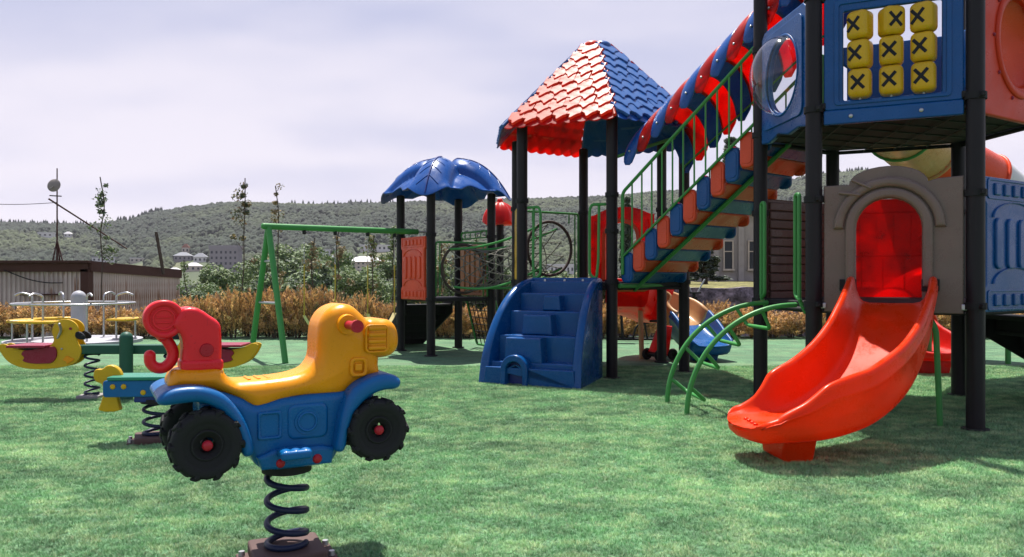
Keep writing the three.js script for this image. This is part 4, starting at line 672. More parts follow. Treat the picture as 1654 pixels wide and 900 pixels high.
// ---- main orange-red slide
function trough(T, name, pts, opts, mat) {            // pts: [X, d, h, wallHeight]; returns mesh
  const C = new THREE.CatmullRomCurve3(pts.map(p => V(p[0], p[1], p[2])), false, 'centripetal'), N = opts.N ?? 56, rings = [];
  const hw = opts.hw ?? 0.2, wc = new THREE.CatmullRomCurve3(pts.map((p, i) => new THREE.Vector3(i, p[3], 0)), false, 'centripetal'), wallAt = t => wc.getPoint(t).y;
  for (let i = 0; i <= N; i++) {
    const t = i / N, p = C.getPoint(t), tg = C.getTangent(t), s = new THREE.Vector3(0, 1, 0).cross(tg).normalize(), up = tg.clone().cross(s).normalize(), H = wallAt(t), dp = opts.depth ?? 0.09, k = H / 0.27;
    const half = [[0, 0], [hw * 0.72, 0.002], [hw * 0.94, 0.012], [hw + 0.012, 0.05 * k], [hw + 0.035, 0.13 * k], [hw + 0.044, H - 0.03], [hw + 0.052, H - 0.008], [hw + 0.072, H], [hw + 0.092, H - 0.008], [hw + 0.10, H - 0.035], [hw + 0.094, H * 0.72], [hw + 0.104, H * 0.66], [hw + 0.100, H * 0.56], [hw + 0.084, H * 0.48], [hw + 0.074, H * 0.1], [hw + 0.078, -0.02], [hw + 0.06, -dp * 0.8], [hw + 0.02, -dp], [hw * 0.6, -dp], [0, -dp]];
    const ring = [...half.map(([x, y]) => [x, y]), ...half.slice(1, -1).reverse().map(([x, y]) => [-x, y])];
    const bulge = opts.lip ? 0.09 * sstep(0.8, 1, t) : 0; rings.push(ring.map(([x, y]) => p.clone().addScaledVector(s, x).addScaledVector(up, y).addScaledVector(tg, bulge * (1 - Math.pow(x / (hw + 0.1), 2)))));
  }
  const last = rings[N], cen = last.reduce((a, b) => a.clone().add(b), new THREE.Vector3()).multiplyScalar(1 / last.length), tg = C.getTangent(1);
  for (const [f, sc] of [[0.03, 0.995], [0.055, 0.975], [0.075, 0.94], [0.088, 0.89], [0.094, 0.82]]) if (opts.lip) rings.push(last.map(q => { const r = q.clone().sub(cen); r.y = r.y * Math.sqrt(Math.max(0.02, 1 - Math.pow(f / 0.096, 2))) - f * 0.1; r.x *= sc; r.z *= sc; return r.add(cen).addScaledVector(tg, f); }));
  return part(T, name, [sweep(rings), capOf(rings[0], true), capOf(rings[rings.length - 1], false)], mat);
}
{
  const T = thing('slide', 'large curved orange red slide running out of the taupe doorway', 'slide', [2.1, 0, -5.2]);
  const c0 = new THREE.Vector3().setFromMatrixPosition(H2.frame(5, 0)), P0 = [c0.x, -c0.z], a = deg(H2.a0 - 30), n = [Math.cos(a), Math.sin(a)];
  const bz = t => { const p = [P0, [P0[0] + n[0] * 0.55, P0[1] + n[1] * 0.55], [2.12, 4.84], [1.50, 4.83]], u = 1 - t; return [0, 1].map(i => u * u * u * p[0][i] + 3 * u * u * t * p[1][i] + 3 * u * t * t * p[2][i] + t * t * t * p[3][i]); };
  const hs = [[0, 0.915, 0.20], [0.06, 0.905, 0.21], [0.16, 0.82, 0.235], [0.28, 0.70, 0.25], [0.42, 0.545, 0.26], [0.56, 0.41, 0.27], [0.70, 0.31, 0.27], [0.78, 0.27, 0.27], [0.86, 0.248, 0.24], [0.93, 0.24, 0.14], [1.0, 0.235, 0.06]];
  const body = trough(T, 'chute', hs.map(([t, h, w]) => [...bz(t), h, w]), { lip: true, hw: 0.205, N: 72 }, M.slide);
  const q = bz(0.89), ft = extr([[-0.23, 0.22], [-0.15, 0], [0.15, 0], [0.23, 0.22]], 0.2, 0.03); ft.rotateY(PI / 2 + 0.1); part(T, 'foot', ft.translate(q[0], 0, -q[1] - 0.07), M.slide);
  for (const x of [-0.11, -0.05, 0.02, 0.08]) { const e = bz(1); part(body, 'lip_stud', new THREE.SphereGeometry(0.016, 8, 6).scale(1, 0.5, 1).translate(e[0] - 0.06, 0.24, -(e[1] + x)), M.slide); }
  part(T, 'support_leg', pipe([V(3.08, 6.0, 0.84), V(3.13, 5.98, 0.80), V(3.16, 5.95, 0.72), V(3.18, 5.93, 0.0)], 0.022, 0.05), M.green);
}
// ---- green arched ladder
{
  const m = H2.frame(4, 0), T = thing('arched_ladder', 'green curved tube ladder leaning up to the tall tower', 'ladder', tp(m, 0, 0, 0.5).toArray());
  const arc = (t, x) => { const a = t * PI / 2; return tp(m, x, 0.885 * Math.sin(a) + 0.0, 0.04 + 0.90 * Math.cos(a)); };
  for (const x of [-0.30, 0.30]) part(T, 'side_rail', pipe([...Array(25).keys()].map(i => arc(i / 24, x)), 0.021, 0, 10), M.green);
  for (const t of [0.16, 0.38, 0.58, 0.80]) { const a = t * PI / 2, inx = [-Math.cos(a) * 0.16, -Math.sin(a) * 0.16]; const q = x => { const p = [0.885 * Math.sin(a), 0.04 + 0.90 * Math.cos(a)]; return [tp(m, x, p[0], p[1]), tp(m, x * 0.86, p[0] - 0.10 + inx[1] * 0.35, p[1] + inx[0] * 0.5 - 0.06)]; }; const L = q(-0.30), R = q(0.30); part(T, 'rung', pipe([L[0], L[1], R[1], R[0]], 0.016, 0.05, 8), M.green); }
}
// ---- tube slide curling down behind the tall tower
{
  const T = thing('tube_slide', 'enclosed tube slide curling down behind the tall tower', 'tube slide', [4.9, 0, -9.4]), m = H2.frame(2, 0);
  const s = new THREE.Vector3().setFromMatrixPosition(H2.frame(2, 2.80)), s2 = new THREE.Vector3().setFromMatrixPosition(H2.frame(2, 2.74, 0.55));
  const C = new THREE.CatmullRomCurve3([s, s2, V(4.75, 9.15, 2.55), V(5.65, 9.45, 2.18), V(6.35, 10.0, 1.7), V(6.25, 10.8, 1.2), V(5.6, 11.1, 0.85), V(5.05, 10.6, 0.6), V(4.9, 9.9, 0.48)], false, 'centripetal');
  const cols = [M.tanLight, M.tanLight, M.orange, M.lightGrey, M.orange, M.blue, M.tanLight, M.orange], seg = 8;
  for (let i = 0; i < seg; i++) { const P = []; for (let k = 0; k <= 8; k++) P.push(C.getPointAt((i + k / 8) / seg)); const g = new THREE.TubeGeometry(new Poly(P), 8, 0.34, 28, false), g2 = new THREE.TubeGeometry(new Poly(P), 8, 0.325, 28, false); const t = part(T, 'tube_section', [g, g2], cols[i]); const e = P[8], tan = P[8].clone().sub(P[7]).normalize(); const r = new THREE.TorusGeometry(0.345, 0.022, 8, 32); r.applyQuaternion(new THREE.Quaternion().setFromUnitVectors(new THREE.Vector3(0, 0, 1), tan)); part(t, 'joint_flange', r.translate(e.x, e.y, e.z), i === 0 ? M.green : cols[i]); }
  trough(T, 'exit_chute', [[4.9, 9.95, 0.34, 0.3], [4.86, 9.6, 0.30, 0.24], [4.85, 9.3, 0.27, 0.2], [4.85, 9.1, 0.26, 0.1]], { lip: true, N: 20 }, M.red);
  part(T, 'exit_foot', extr([[-0.24, 0.24], [-0.17, 0], [0.17, 0], [0.24, 0.24]], 0.2, 0.03).translate(4.85, 0, -9.25), M.red); part(T, 'exit_hood', extr([...archPts(0.62, 0.36, 0.86)], 0.05, 0.02).translate(4.89, 0, -9.93), M.blue);
  for (const [x, d, h] of [[4.8, 9.2, 2.3], [6.4, 10.3, 1.2], [5.3, 10.95, 0.5]]) part(T, 'support_leg', rod(V(x, d, 0), V(x, d, h), 0.035, 0.035, 10), M.green);
}
// ---- multi-coloured slide behind the shingled tower
{
  const T = thing('slide', 'curling tan, red and blue slide behind the shingled tower', 'slide', [2.0, 0, -11.1]), c0 = new THREE.Vector3().setFromMatrixPosition(H1.frame(2, 0));
  const pts = [[c0.x, -c0.z, 1.07, 0.2], [1.60, 11.02, 1.0, 0.22], [1.80, 11.4, 0.86, 0.24], [2.05, 11.55, 0.74, 0.26], [2.3, 11.45, 0.6, 0.26], [2.46, 11.2, 0.44, 0.24], [2.55, 10.9, 0.30, 0.2], [2.62, 10.6, 0.24, 0.08]];
  trough(T, 'chute', pts.slice(0, 2), { N: 8, hw: 0.22 }, M.tanLight); trough(T, 'chute', pts.slice(1, 4), { N: 20, hw: 0.24, depth: 0.3 }, M.red); trough(T, 'chute', pts.slice(3, 6), { N: 20, hw: 0.22 }, M.tanLight); trough(T, 'chute', pts.slice(5), { N: 16, hw: 0.22, lip: true, depth: 0.14 }, M.blue);
  part(T, 'support_leg', rod(V(1.78, 10.95, 0), V(1.78, 11.1, 0.86), 0.035, 0.035, 10), M.tanLight); part(T, 'foot', extr([[-0.22, 0.2], [-0.16, 0], [0.16, 0], [0.22, 0.2]], 0.2, 0.03).translate(2.58, 0, -10.75), M.blue);
}
// ---- small blue-roofed tower
const LT = { cx: -1.0, cd: 12.0, a: 33, c: k => { const a = deg(33 + 45 + 90 * k); return [-1.0 + 0.71 * Math.cos(a), 12.0 + 0.71 * Math.sin(a)]; } };   // k: 0 back, 1 left, 2 front, 3 right
function ltFrame(k, h = 0, off = 0) { const a = deg(33 + 90 + 90 * k), nx = Math.cos(a), nd = Math.sin(a), z = new THREE.Vector3(nx, 0, -nd), y = new THREE.Vector3(0, 1, 0); return new THREE.Matrix4().makeBasis(y.clone().cross(z), y, z).setPosition(-1.0 + nx * (0.502 + off), h, -(12.0 + nd * (0.502 + off))); } // 0 back-left, 1 front-left, 2 front-right, 3 back-right
{
  const T = thing('play_tower', 'small four-post play tower under the blue leaf-shaped roof', 'play tower', [-1, 0, -12]), cs = [0, 1, 2, 3].map(LT.c);
  cs.forEach(([x, d]) => post(T, x, d, 2.34, [0.8, 1.72])); deckOf(T, cs, 0.82, false);
  const leaf = r => 2.76 + 0.14 * sstep(0, 0.2, r) - 0.64 * Math.pow(clamp(r / 1.0), 2.9), sad = r => 2.72 - 0.05 * sstep(0, 0.25, r) - 0.30 * Math.pow(clamp(r / 0.8), 2.8);
  const zAt = (r, dt) => { const s = r * Math.abs(Math.sin(dt)), w = 0.06 + 0.22 * sstep(0, 0.4, r) + 0.04 * sstep(0.6, 1.0, r), q = clamp(s / w), b = Math.pow(1 - q * q, 0.42) * (0.93 + 0.07 * (1 - q)); return lerp(sad(r), leaf(r), q < 1 ? b : 0); };
  for (let k = 0; k < 4; k++) {
    const a0 = deg(33 + 45 + 90 * k), NA = 72, NR = 26, outer = [], inner = [];
    for (let i = 0; i <= NA; i++) { const dt = (i / NA - 0.5) * PI / 2, R = lerp(0.74, 1.0, Math.pow(Math.cos(2 * dt), 1.6)), a = a0 + dt, ro = [], ri = []; for (let j = 0; j <= NR; j++) { const r = R * j / NR + 0.002, x = -1 + r * Math.cos(a), d = 12 + r * Math.sin(a), h = zAt(r, dt); ro.push(V(x, d, h)); ri.push(V(x, d, h - 0.02)); } outer.push(ro); inner.push(ri); }
    const rings = outer.map((o, i) => [...o, ...inner[i].reverse()]);
    const lf = part(T, 'roof_leaf', sweep(rings), M.blueThin);
    const rib = []; for (let j = 1; j <= 20; j++) { const r = j / 20 * 0.985; rib.push(V(-1 + r * Math.cos(a0), 12 + r * Math.sin(a0), zAt(r, 0) + 0.006)); } part(lf, 'leaf_rib', curvePipe(rib, 0.012, 40, 6), M.navy);
    for (const sg of [-1, 1]) for (let v = 0; v < 4; v++) { const P = []; for (let j = 0; j <= 8; j++) { const q = j / 8, r = 0.35 + v * 0.15 + q * 0.10, s = q * 0.16 * sg, dt = Math.asin(clamp(s / r, -0.9, 0.9)); P.push(V(-1 + r * Math.cos(a0 + dt), 12 + r * Math.sin(a0 + dt), zAt(r, dt) + 0.002)); } part(lf, 'leaf_vein', curvePipe(P, 0.007, 12, 5), M.blueThin); }
  }
  part(T, 'roof_knob', new THREE.SphereGeometry(0.07, 16, 10).scale(1, 0.6, 1).translate(-1, 2.76, -12), M.blue);
  barrier(T, ltFrame(1, 0.79, 0.02), 0.80, 0.92, M.orange, 'orange red moulded barrier panel');
  { const m = ltFrame(3, 0.84); const p = part(T, 'slat_panel', put(extr(rrect(-0.42, 0, 0.42, 0.78, 0.05), 0.03, 0.01), m), M.woodTan, { label: 'tan slatted panel behind the net tunnel' }); for (let k = 0; k < 5; k++) part(p, 'slat', put(rbox(0.11, 0.66, 0.03, 0.012, (k - 2) * 0.155, 0.38, -0.02), m), M.woodTan); }
  { const m = ltFrame(3, 0, 0.02), p = part(T, 'top_rail', pipe([tp(m, -0.44, 0.85, 0), tp(m, -0.44, 1.82, 0), tp(m, 0.44, 1.82, 0), tp(m, 0.44, 0.85, 0)], 0.016, 0.05), M.green); part(p, 'rail_bar', rod(tp(m, -0.44, 1.72, 0), tp(m, 0.44, 1.72, 0), 0.012, 0.012, 8), M.green); for (let k = -2; k <= 2; k++) part(p, 'rail_bar', rod(tp(m, k * 0.16, 1.72, 0), tp(m, k * 0.16, 1.82, 0), 0.01, 0.01, 6), M.green); }
  { const m = ltFrame(2, 0), p = part(T, 'tunnel_mouth_rail', pipe([tp(m, -0.43, 0.85, 0), tp(m, -0.43, 1.62, 0), tp(m, 0.43, 1.62, 0), tp(m, 0.43, 0.85, 0)], 0.015, 0.05), M.green); for (const x of [-0.36, 0.36]) part(p, 'rail_bar', rod(tp(m, x, 0.85, 0), tp(m, x, 1.62, 0), 0.010, 0.010, 8), M.green); part(T, 'tunnel_ring', new THREE.TorusGeometry(0.35, 0.02, 10, 40).applyMatrix4(ltFrame(2, 1.24, 0.04)), M.ring); }
  { const m = ltFrame(3, 0, 0.1), g = []; for (let k = 0; k <= 7; k++) g.push(rod(tp(m, -0.4 + k * 0.114, 0.05, 0.2), tp(m, -0.4 + k * 0.114, 0.8, 0), 0.008, 0.008, 5)); for (let k = 0; k <= 6; k++) g.push(rod(tp(m, -0.4, 0.05 + k * 0.11, 0.2 - k * 0.029), tp(m, 0.4, 0.05 + k * 0.11, 0.2 - k * 0.029), 0.008, 0.008, 5)); part(T, 'climbing_net', g, M.dark); part(T, 'net_frame', pipe([tp(m, -0.43, 0.8, 0), tp(m, -0.43, 0.05, 0.2), tp(m, 0.43, 0.05, 0.2), tp(m, 0.43, 0.8, 0)], 0.018, 0.05), M.green); for (const x of [-0.2, 0.2]) part(T, 'net_peg', rod(tp(m, x, 0, 0.2), tp(m, x, 0.05, 0.2), 0.015, 0.015, 6), M.green); }
  { const m = ltFrame(0, 0), S = thing('steel_steps', 'dark steel steps behind the small blue-roofed tower', 'steps', new THREE.Vector3().setFromMatrixPosition(ltFrame(0, 0, 0.5)).toArray()); for (const x of [-0.4, 0.4]) part(S, 'stringer', put(extr([[0, 0.82], [0.1, 0.82], [1.2, 0.10], [1.2, 0.0], [1.02, 0.0], [0, 0.56]], 0.03, 0.005, { seg: 1, crease: 0.3 }).rotateY(-PI / 2).translate(x, 0, 0.02), m), M.dark); for (let k = 0; k < 5; k++) { part(S, 'step', put(rbox(0.77, 0.04, 0.24, 0.008, 0, 0.68 - k * 0.14, 0.14 + k * 0.21), m), M.deck); part(S, 'riser', put(rbox(0.77, 0.14, 0.02, 0.004, 0, 0.60 - k * 0.14, 0.26 + k * 0.21), m), M.deck); } }
}
// ---- rope net tunnel between the two towers
{
  const m1 = ltFrame(2, 1.24, 0.04), m2 = H1.frame(3, 1.5, 0.03), c1 = new THREE.Vector3().setFromMatrixPosition(m1), c2 = new THREE.Vector3().setFromMatrixPosition(m2);
  const T = thing('net_tunnel', 'rope net crawl tunnel with green bowed rails between two towers', 'net tunnel', c1.clone().lerp(c2, 0.5).setY(0).toArray()), dir = c2.clone().sub(c1), L = dir.length(); dir.normalize(); const sd = new THREE.Vector3(0, 1, 0).cross(dir).normalize(), up = dir.clone().cross(sd);
  const at = (t, a, k = 1) => { const r = 0.34 * (1 - 0.28 * Math.sin(t * PI) * k), y = -0.10 * Math.sin(t * PI); return c1.clone().addScaledVector(dir, L * t).addScaledVector(sd, r * Math.cos(a)).addScaledVector(up, r * Math.sin(a)).add(new THREE.Vector3(0, y, 0)); };
  for (const s of [-1, 1]) for (let k = 0; k < 11; k++) { const P = []; for (let i = 0; i <= 16; i++) P.push(at(i / 16, k / 11 * 2 * PI + s * i / 16 * 2.6)); part(T, 'rope', curvePipe(P, 0.0075, 24, 5), M.ropes); }
  for (let k = 1; k < 6; k++) { const P = []; for (let i = 0; i < 20; i++) P.push(at(k / 6, i / 20 * 2 * PI)); part(T, 'rope_hoop', curvePipe(P, 0.0075, 40, 5, true), M.ropes); }
  for (const a of [0.75, PI - 0.75, -0.75, PI + 0.75]) { const P = []; for (let i = 0; i <= 16; i++) P.push(at(i / 16, a, -0.35).add(new THREE.Vector3(0, (Math.sin(a) > 0 ? 0.05 : -0.03), 0))); part(T, 'bowed_rail', curvePipe(P, 0.016, 32, 8), M.green); }
}
// ---- red topped post behind
{
  const x = -0.2, d = 13.3, T = thing('mushroom_post', 'dark post with scalloped red mushroom top behind the net tunnel', 'play post', [x, 0, -d]); post(T, x, d, 2.12, [1.0, 1.8]);
  const rings = []; for (let j = 0; j <= 10; j++) { const q = j / 10, ring = []; for (let i = 0; i < 48; i++) { const a = i / 48 * 2 * PI, r = 0.27 * Math.sin(q * PI / 2) * (1 + 0.10 * q * Math.cos(a * 6)); ring.push(V(x + r * Math.cos(a), d + r * Math.sin(a), 2.05 + 0.33 * Math.cos(q * PI / 2) - 0.03 * q * (1 - Math.cos(a * 6)))); } rings.push(ring); }
  part(T, 'red_cap', [sweep(rings), capOf(rings[10], false)], M.red); part(T, 'cap_knob', new THREE.SphereGeometry(0.05, 12, 8).translate(x, 2.39, -d), M.red);
}

// ---------------------------------------------------------------- spring rider in the foreground
function springBase(T, x, d, R, h0, h1, turns, r, plate = 0.15) {
  part(T, 'spring', helix(new THREE.Vector3(x, 0, -d), R, h0, h1, turns, r, 1.1, 10), M.spring);
  const b = part(T, 'base_plate', extr(rrect(-plate, -plate, plate, plate, 0.02), h0 - r, 0.008).rotateX(PI / 2).rotateY(0.42).translate(x, (h0 - r) / 2, -d), M.plate);
  part(b, 'base_flange', rbox(plate * 2.7, 0.014, plate * 1.5, 0.005).rotateY(0.42).translate(x, 0.008, -d), M.plate);
  for (const [sx, sz] of [[-1, -1], [1, -1], [-1, 1], [1, 1]]) { const a = 0.42, px = sx * plate * 1.2, pz = sz * plate * 0.5; part(b, 'bolt', new THREE.CylinderGeometry(0.012, 0.014, 0.022, 8).translate(x + px * Math.cos(a) + pz * Math.sin(a), 0.022, -d - px * Math.sin(a) + pz * Math.cos(a)), M.steel); }
  part(T, 'spring_clamp', new THREE.CylinderGeometry(R + 0.02, R + 0.02, 0.03, 24).translate(x, h1 + 0.008, -d), M.dark);
}
{
  const ph = deg(28), c = Math.cos(ph), s = Math.sin(ph), bx = -0.883, bd = 3.13, m = new THREE.Matrix4().makeBasis(new THREE.Vector3(c, 0, -s), new THREE.Vector3(0, 1, 0), new THREE.Vector3(s, 0, c)).setPosition(bx, 0, -bd);
  const T = thing('spring_rider', 'large foreground spring rider truck with yellow seat and red hook', 'spring rider', [bx, 0, -bd]), P = (n, g, mat, pr = T, o) => part(pr, n, put(g, m), mat, o);
  springBase(T, bx, bd, 0.075, 0.066, 0.355, 4.4, 0.0125, 0.135);
  // yellow seat and head
  const Y = [[-0.436, 0.712], [-0.423, 0.757], [-0.405, 0.771], [-0.33, 0.770], [-0.255, 0.767], [-0.235, 0.740], [-0.208, 0.719], [-0.164, 0.717], [-0.075, 0.720], [0.018, 0.731], [0.065, 0.750], [0.092, 0.79], [0.098, 0.873], [0.108, 0.932], [0.137, 0.975], [0.176, 0.996], [0.211, 1.0], [0.241, 0.990], [0.273, 0.962], [0.304, 0.935], [0.342, 0.932], [0.352, 0.88], [0.350, 0.80], [0.347, 0.752], [0.35, 0.71], [0.30, 0.695], [0.248, 0.675], [0.211, 0.645], [0.186, 0.636], [0.113, 0.638], [0.029, 0.640], [-0.04, 0.626], [-0.097, 0.607], [-0.138, 0.603], [-0.169, 0.626], [-0.208, 0.656], [-0.247, 0.677], [-0.295, 0.692], [-0.378, 0.699]];
  const seat = P('seat_and_head', puff(Y, 0.225, 0.05, { dome: 0.012 }), M.yellow);
  const mz = P('muzzle', puff([[0.29, 0.935], [0.342, 0.937], [0.384, 0.934], [0.413, 0.908], [0.426, 0.861], [0.421, 0.819], [0.394, 0.79], [0.342, 0.782], [0.28, 0.79], [0.262, 0.86]], 0.262, 0.05), M.yellow);
  for (let k = 0; k < 4; k++) for (const z of [-1, 1]) P('muzzle_bar', rbox(0.075, 0.017, 0.016, 0.007, 0.325, 0.825 + k * 0.026, z * 0.131), M.yellow, mz);
  for (const z of [-1, 1]) { P('muzzle_frame', extr(rrect(0.275, 0.805, 0.372, 0.918, 0.02), 0.010, 0.004, { holes: [rrect(0.284, 0.814, 0.363, 0.909, 0.014).reverse()] }).translate(0, 0, z * 0.131), M.yellow, mz);
    P('moulded_emblem', extr(rrect(0.215, 0.715, 0.285, 0.79, 0.02), 0.014, 0.005, { holes: [rrect(0.228, 0.728, 0.272, 0.777, 0.012).reverse()] }).translate(0, 0, z * 0.126), M.yellow, seat);
    P('moulded_emblem', rbox(0.03, 0.03, 0.014, 0.006, 0.25, 0.752, z * 0.126), M.yellow, seat);
    P('handle_boss', new THREE.CylinderGeometry(0.038, 0.044, 0.04, 20).rotateX(PI / 2).translate(0.205, 0.92, z * 0.12), M.yellow, seat);
    const h = P('handle', new THREE.CylinderGeometry(0.017, 0.017, 0.13, 16).rotateX(PI / 2).translate(0.205, 0.92, z * 0.185), M.hub); P('handle_end', new THREE.CylinderGeometry(0.024, 0.024, 0.02, 18).rotateX(PI / 2).translate(0.205, 0.92, z * 0.252), M.hub, h); }
  for (let k = 0; k < 6; k++) P('seat_ridge', rbox(0.012, 0.008, 0.10, 0.003, -0.15 + k * 0.036, 0.7185 + Math.max(0, k - 3) * 0.003, 0), M.yellow, seat);
  // red crane and hook
  const cr = P('crane', puff([[-0.40, 0.975], [-0.385, 0.992], [-0.335, 0.992], [-0.292, 0.963], [-0.266, 0.944], [-0.253, 0.921], [-0.251, 0.801], [-0.249, 0.762], [-0.386, 0.762], [-0.386, 0.80], [-0.382, 0.839], [-0.386, 0.879], [-0.395, 0.9], [-0.42, 0.93]], 0.15, 0.02, { smooth: 2, cell: 0.005 }), M.riderRed);
  P('crane_base', rbox(0.146, 0.045, 0.165, 0.016, -0.318, 0.782, 0), M.riderRed, cr);
  for (const z of [-1, 1]) P('pivot_cap', new THREE.CylinderGeometry(0.022, 0.026, 0.012, 20).rotateX(PI / 2).translate(-0.305, 0.838, z * 0.078), M.hub, cr);
  const pul = P('pulley', toCreasedNormals(new THREE.CylinderGeometry(0.066, 0.066, 0.115, 40).rotateX(PI / 2), 0.6).translate(-0.447, 0.953, 0), M.riderRed, cr); P('pulley_rim', new THREE.TorusGeometry(0.058, 0.012, 10, 40).translate(-0.447, 0.953, 0.056), M.riderRed, cr); P('pulley_rim', new THREE.TorusGeometry(0.036, 0.005, 8, 32).translate(-0.447, 0.953, 0.058), M.riderRed, cr); for (const y of [-0.012, 0.008]) P('pulley_rim', rbox(0.05, 0.007, 0.008, 0.003, -0.447, 0.953 + y, 0.058), M.riderRed, cr);
  const hk = [[-0.442, 0.905], [-0.436, 0.88], [-0.420, 0.852], [-0.412, 0.825], [-0.420, 0.795], [-0.445, 0.774], [-0.470, 0.776], [-0.488, 0.795], [-0.490, 0.820]].map(p => new THREE.Vector3(p[0], p[1], 0)); P('hook', join([curvePipe(hk, 0.0205, 44, 14).scale(1, 1, 1.25), new THREE.SphereGeometry(0.0205, 14, 10).scale(1, 1, 1.25).translate(-0.490, 0.820, 0), new THREE.SphereGeometry(0.04, 14, 10).scale(0.75, 1, 1).translate(-0.445, 0.905, 0)]), M.riderRed, cr);
  // blue chassis and mudguards
  const bl = P('chassis', puff([[-0.287, 0.692], [-0.18, 0.655], [-0.141, 0.63], [-0.045, 0.65], [0.18, 0.66], [0.25, 0.66], [0.21, 0.58], [0.19, 0.497], [0.172, 0.425], [0.145, 0.387], [0.10, 0.38], [-0.01, 0.378], [-0.10, 0.383], [-0.14, 0.41], [-0.179, 0.507], [-0.201, 0.578], [-0.244, 0.638]], 0.25, 0.03, { smooth: 2 }), M.riderBlue);
  P('mudguard', puff([[-0.468, 0.662], [-0.481, 0.682], [-0.458, 0.706], [-0.405, 0.720], [-0.328, 0.716], [-0.256, 0.683], [-0.203, 0.617], [-0.171, 0.543], [-0.158, 0.464], [-0.19, 0.455], [-0.213, 0.53], [-0.246, 0.598], [-0.295, 0.645], [-0.345, 0.664], [-0.405, 0.663]], 0.40, 0.028), M.riderBlue);
  P('mudguard', puff([[0.40, 0.672], [0.405, 0.695], [0.385, 0.717], [0.342, 0.726], [0.279, 0.715], [0.21, 0.674], [0.172, 0.601], [0.153, 0.514], [0.146, 0.442], [0.176, 0.44], [0.195, 0.52], [0.225, 0.592], [0.279, 0.642], [0.334, 0.662], [0.38, 0.664]], 0.40, 0.028), M.riderBlue);
  for (const z of [-1, 1]) {
    P('body_disc', new THREE.CylinderGeometry(0.048, 0.052, 0.02, 28).rotateX(PI / 2).translate(0.048, 0.557, z * 0.128), M.riderBlue, bl); P('body_disc', new THREE.TorusGeometry(0.034, 0.005, 8, 28).translate(0.048, 0.557, z * 0.139), M.riderBlue, bl); P('engine_cover', extr(rrect(-0.025, 0.49, 0.13, 0.625, 0.03), 0.03, 0.012).translate(0, 0, z * 0.118), M.riderBlue, bl);
    P('side_recess_frame', extr(rrect(-0.135, 0.50, -0.045, 0.605, 0.012), 0.018, 0.006, { holes: [rrect(-0.123, 0.512, -0.057, 0.593, 0.008).reverse()] }).translate(0, 0, z * 0.124), M.riderBlue, bl);
    P('side_skirt', extr([[-0.12, 0.39], [0.14, 0.39], [0.155, 0.45], [0.10, 0.462], [-0.08, 0.462], [-0.14, 0.44]], 0.05, 0.016).translate(0, 0, z * 0.125), M.riderBlue, bl);
    const fr = P('footrest', rbox(0.115, 0.035, 0.10, 0.014, -0.012, 0.452, z * 0.185, 3), M.riderBlue); for (let k = 0; k < 3; k++) P('tread_bump', new THREE.SphereGeometry(0.024, 16, 10).scale(1, 0.55, 1.9).translate(-0.048 + k * 0.036, 0.462, z * 0.188), M.riderBlue, fr);
    P('bolt_cap', new THREE.SphereGeometry(0.017, 14, 10).scale(1, 1, 0.6).translate(-0.055, 0.412, z * 0.15), M.hub, bl); P('bolt_cap', new THREE.SphereGeometry(0.018, 14, 10).scale(1, 1, 0.6).translate(0.082, 0.415, z * 0.15), M.hub, bl);
  }
  // wheels
  const wheel = (x, y, z, R) => {
    const prof = [[0.028, -0.030], [R * 0.52, -0.034], [R * 0.56, -0.040], [R * 0.62, -0.036], [R * 0.66, -0.043], [R * 0.84, -0.047], [R * 0.93, -0.040], [R * 0.965, -0.022], [R * 0.97, 0], [R * 0.965, 0.022], [R * 0.93, 0.040], [R * 0.84, 0.047], [R * 0.66, 0.043], [R * 0.62, 0.036], [R * 0.56, 0.040], [R * 0.52, 0.034], [0.028, 0.030], [0.028, -0.030]].map(p => new THREE.Vector2(...p));
    const w = P('wheel', new THREE.LatheGeometry(prof, 48).rotateX(PI / 2).translate(x, y, z), M.rubber), n = 20;
    for (let k = 0; k < n; k++) { const a = k / n * 2 * PI, sd = k % 2 ? 1 : -1, g = rbox(0.026, R * 0.085, 0.05, 0.007).rotateY(sd * 0.45).translate(0, R * 0.975, sd * 0.02).rotateZ(a).translate(x, y, z); P('tyre_lug', g, M.rubber, w); const g2 = rbox(0.02, R * 0.14, 0.014, 0.005).translate(0, R * 0.90, sd * 0.041).rotateZ(a).translate(x, y, z); P('tyre_lug', g2, M.rubber, w); }
    P('hub_cap', new THREE.SphereGeometry(0.019, 16, 12).scale(1, 1, 0.8).translate(x, y, z + Math.sign(z) * 0.036), M.hub, w); P('hub_ring', new THREE.TorusGeometry(R * 0.4, 0.005, 8, 32).translate(x, y, z + Math.sign(z) * 0.033), M.rubber, w);
  };
  for (const z of [-0.165, 0.165]) { wheel(-0.318, 0.513, z, 0.126); wheel(0.309, 0.512, z, 0.121); }
  P('axle', new THREE.CylinderGeometry(0.014, 0.014, 0.3, 10).rotateX(PI / 2).translate(-0.318, 0.513, 0), M.dark); P('axle', new THREE.CylinderGeometry(0.014, 0.014, 0.3, 10).rotateX(PI / 2).translate(0.309, 0.512, 0), M.dark);
  P('axle_block', rbox(0.13, 0.16, 0.2, 0.02, -0.27, 0.58, 0), M.riderBlue); P('axle_block', rbox(0.13, 0.16, 0.2, 0.02, 0.26, 0.58, 0), M.riderBlue);
}
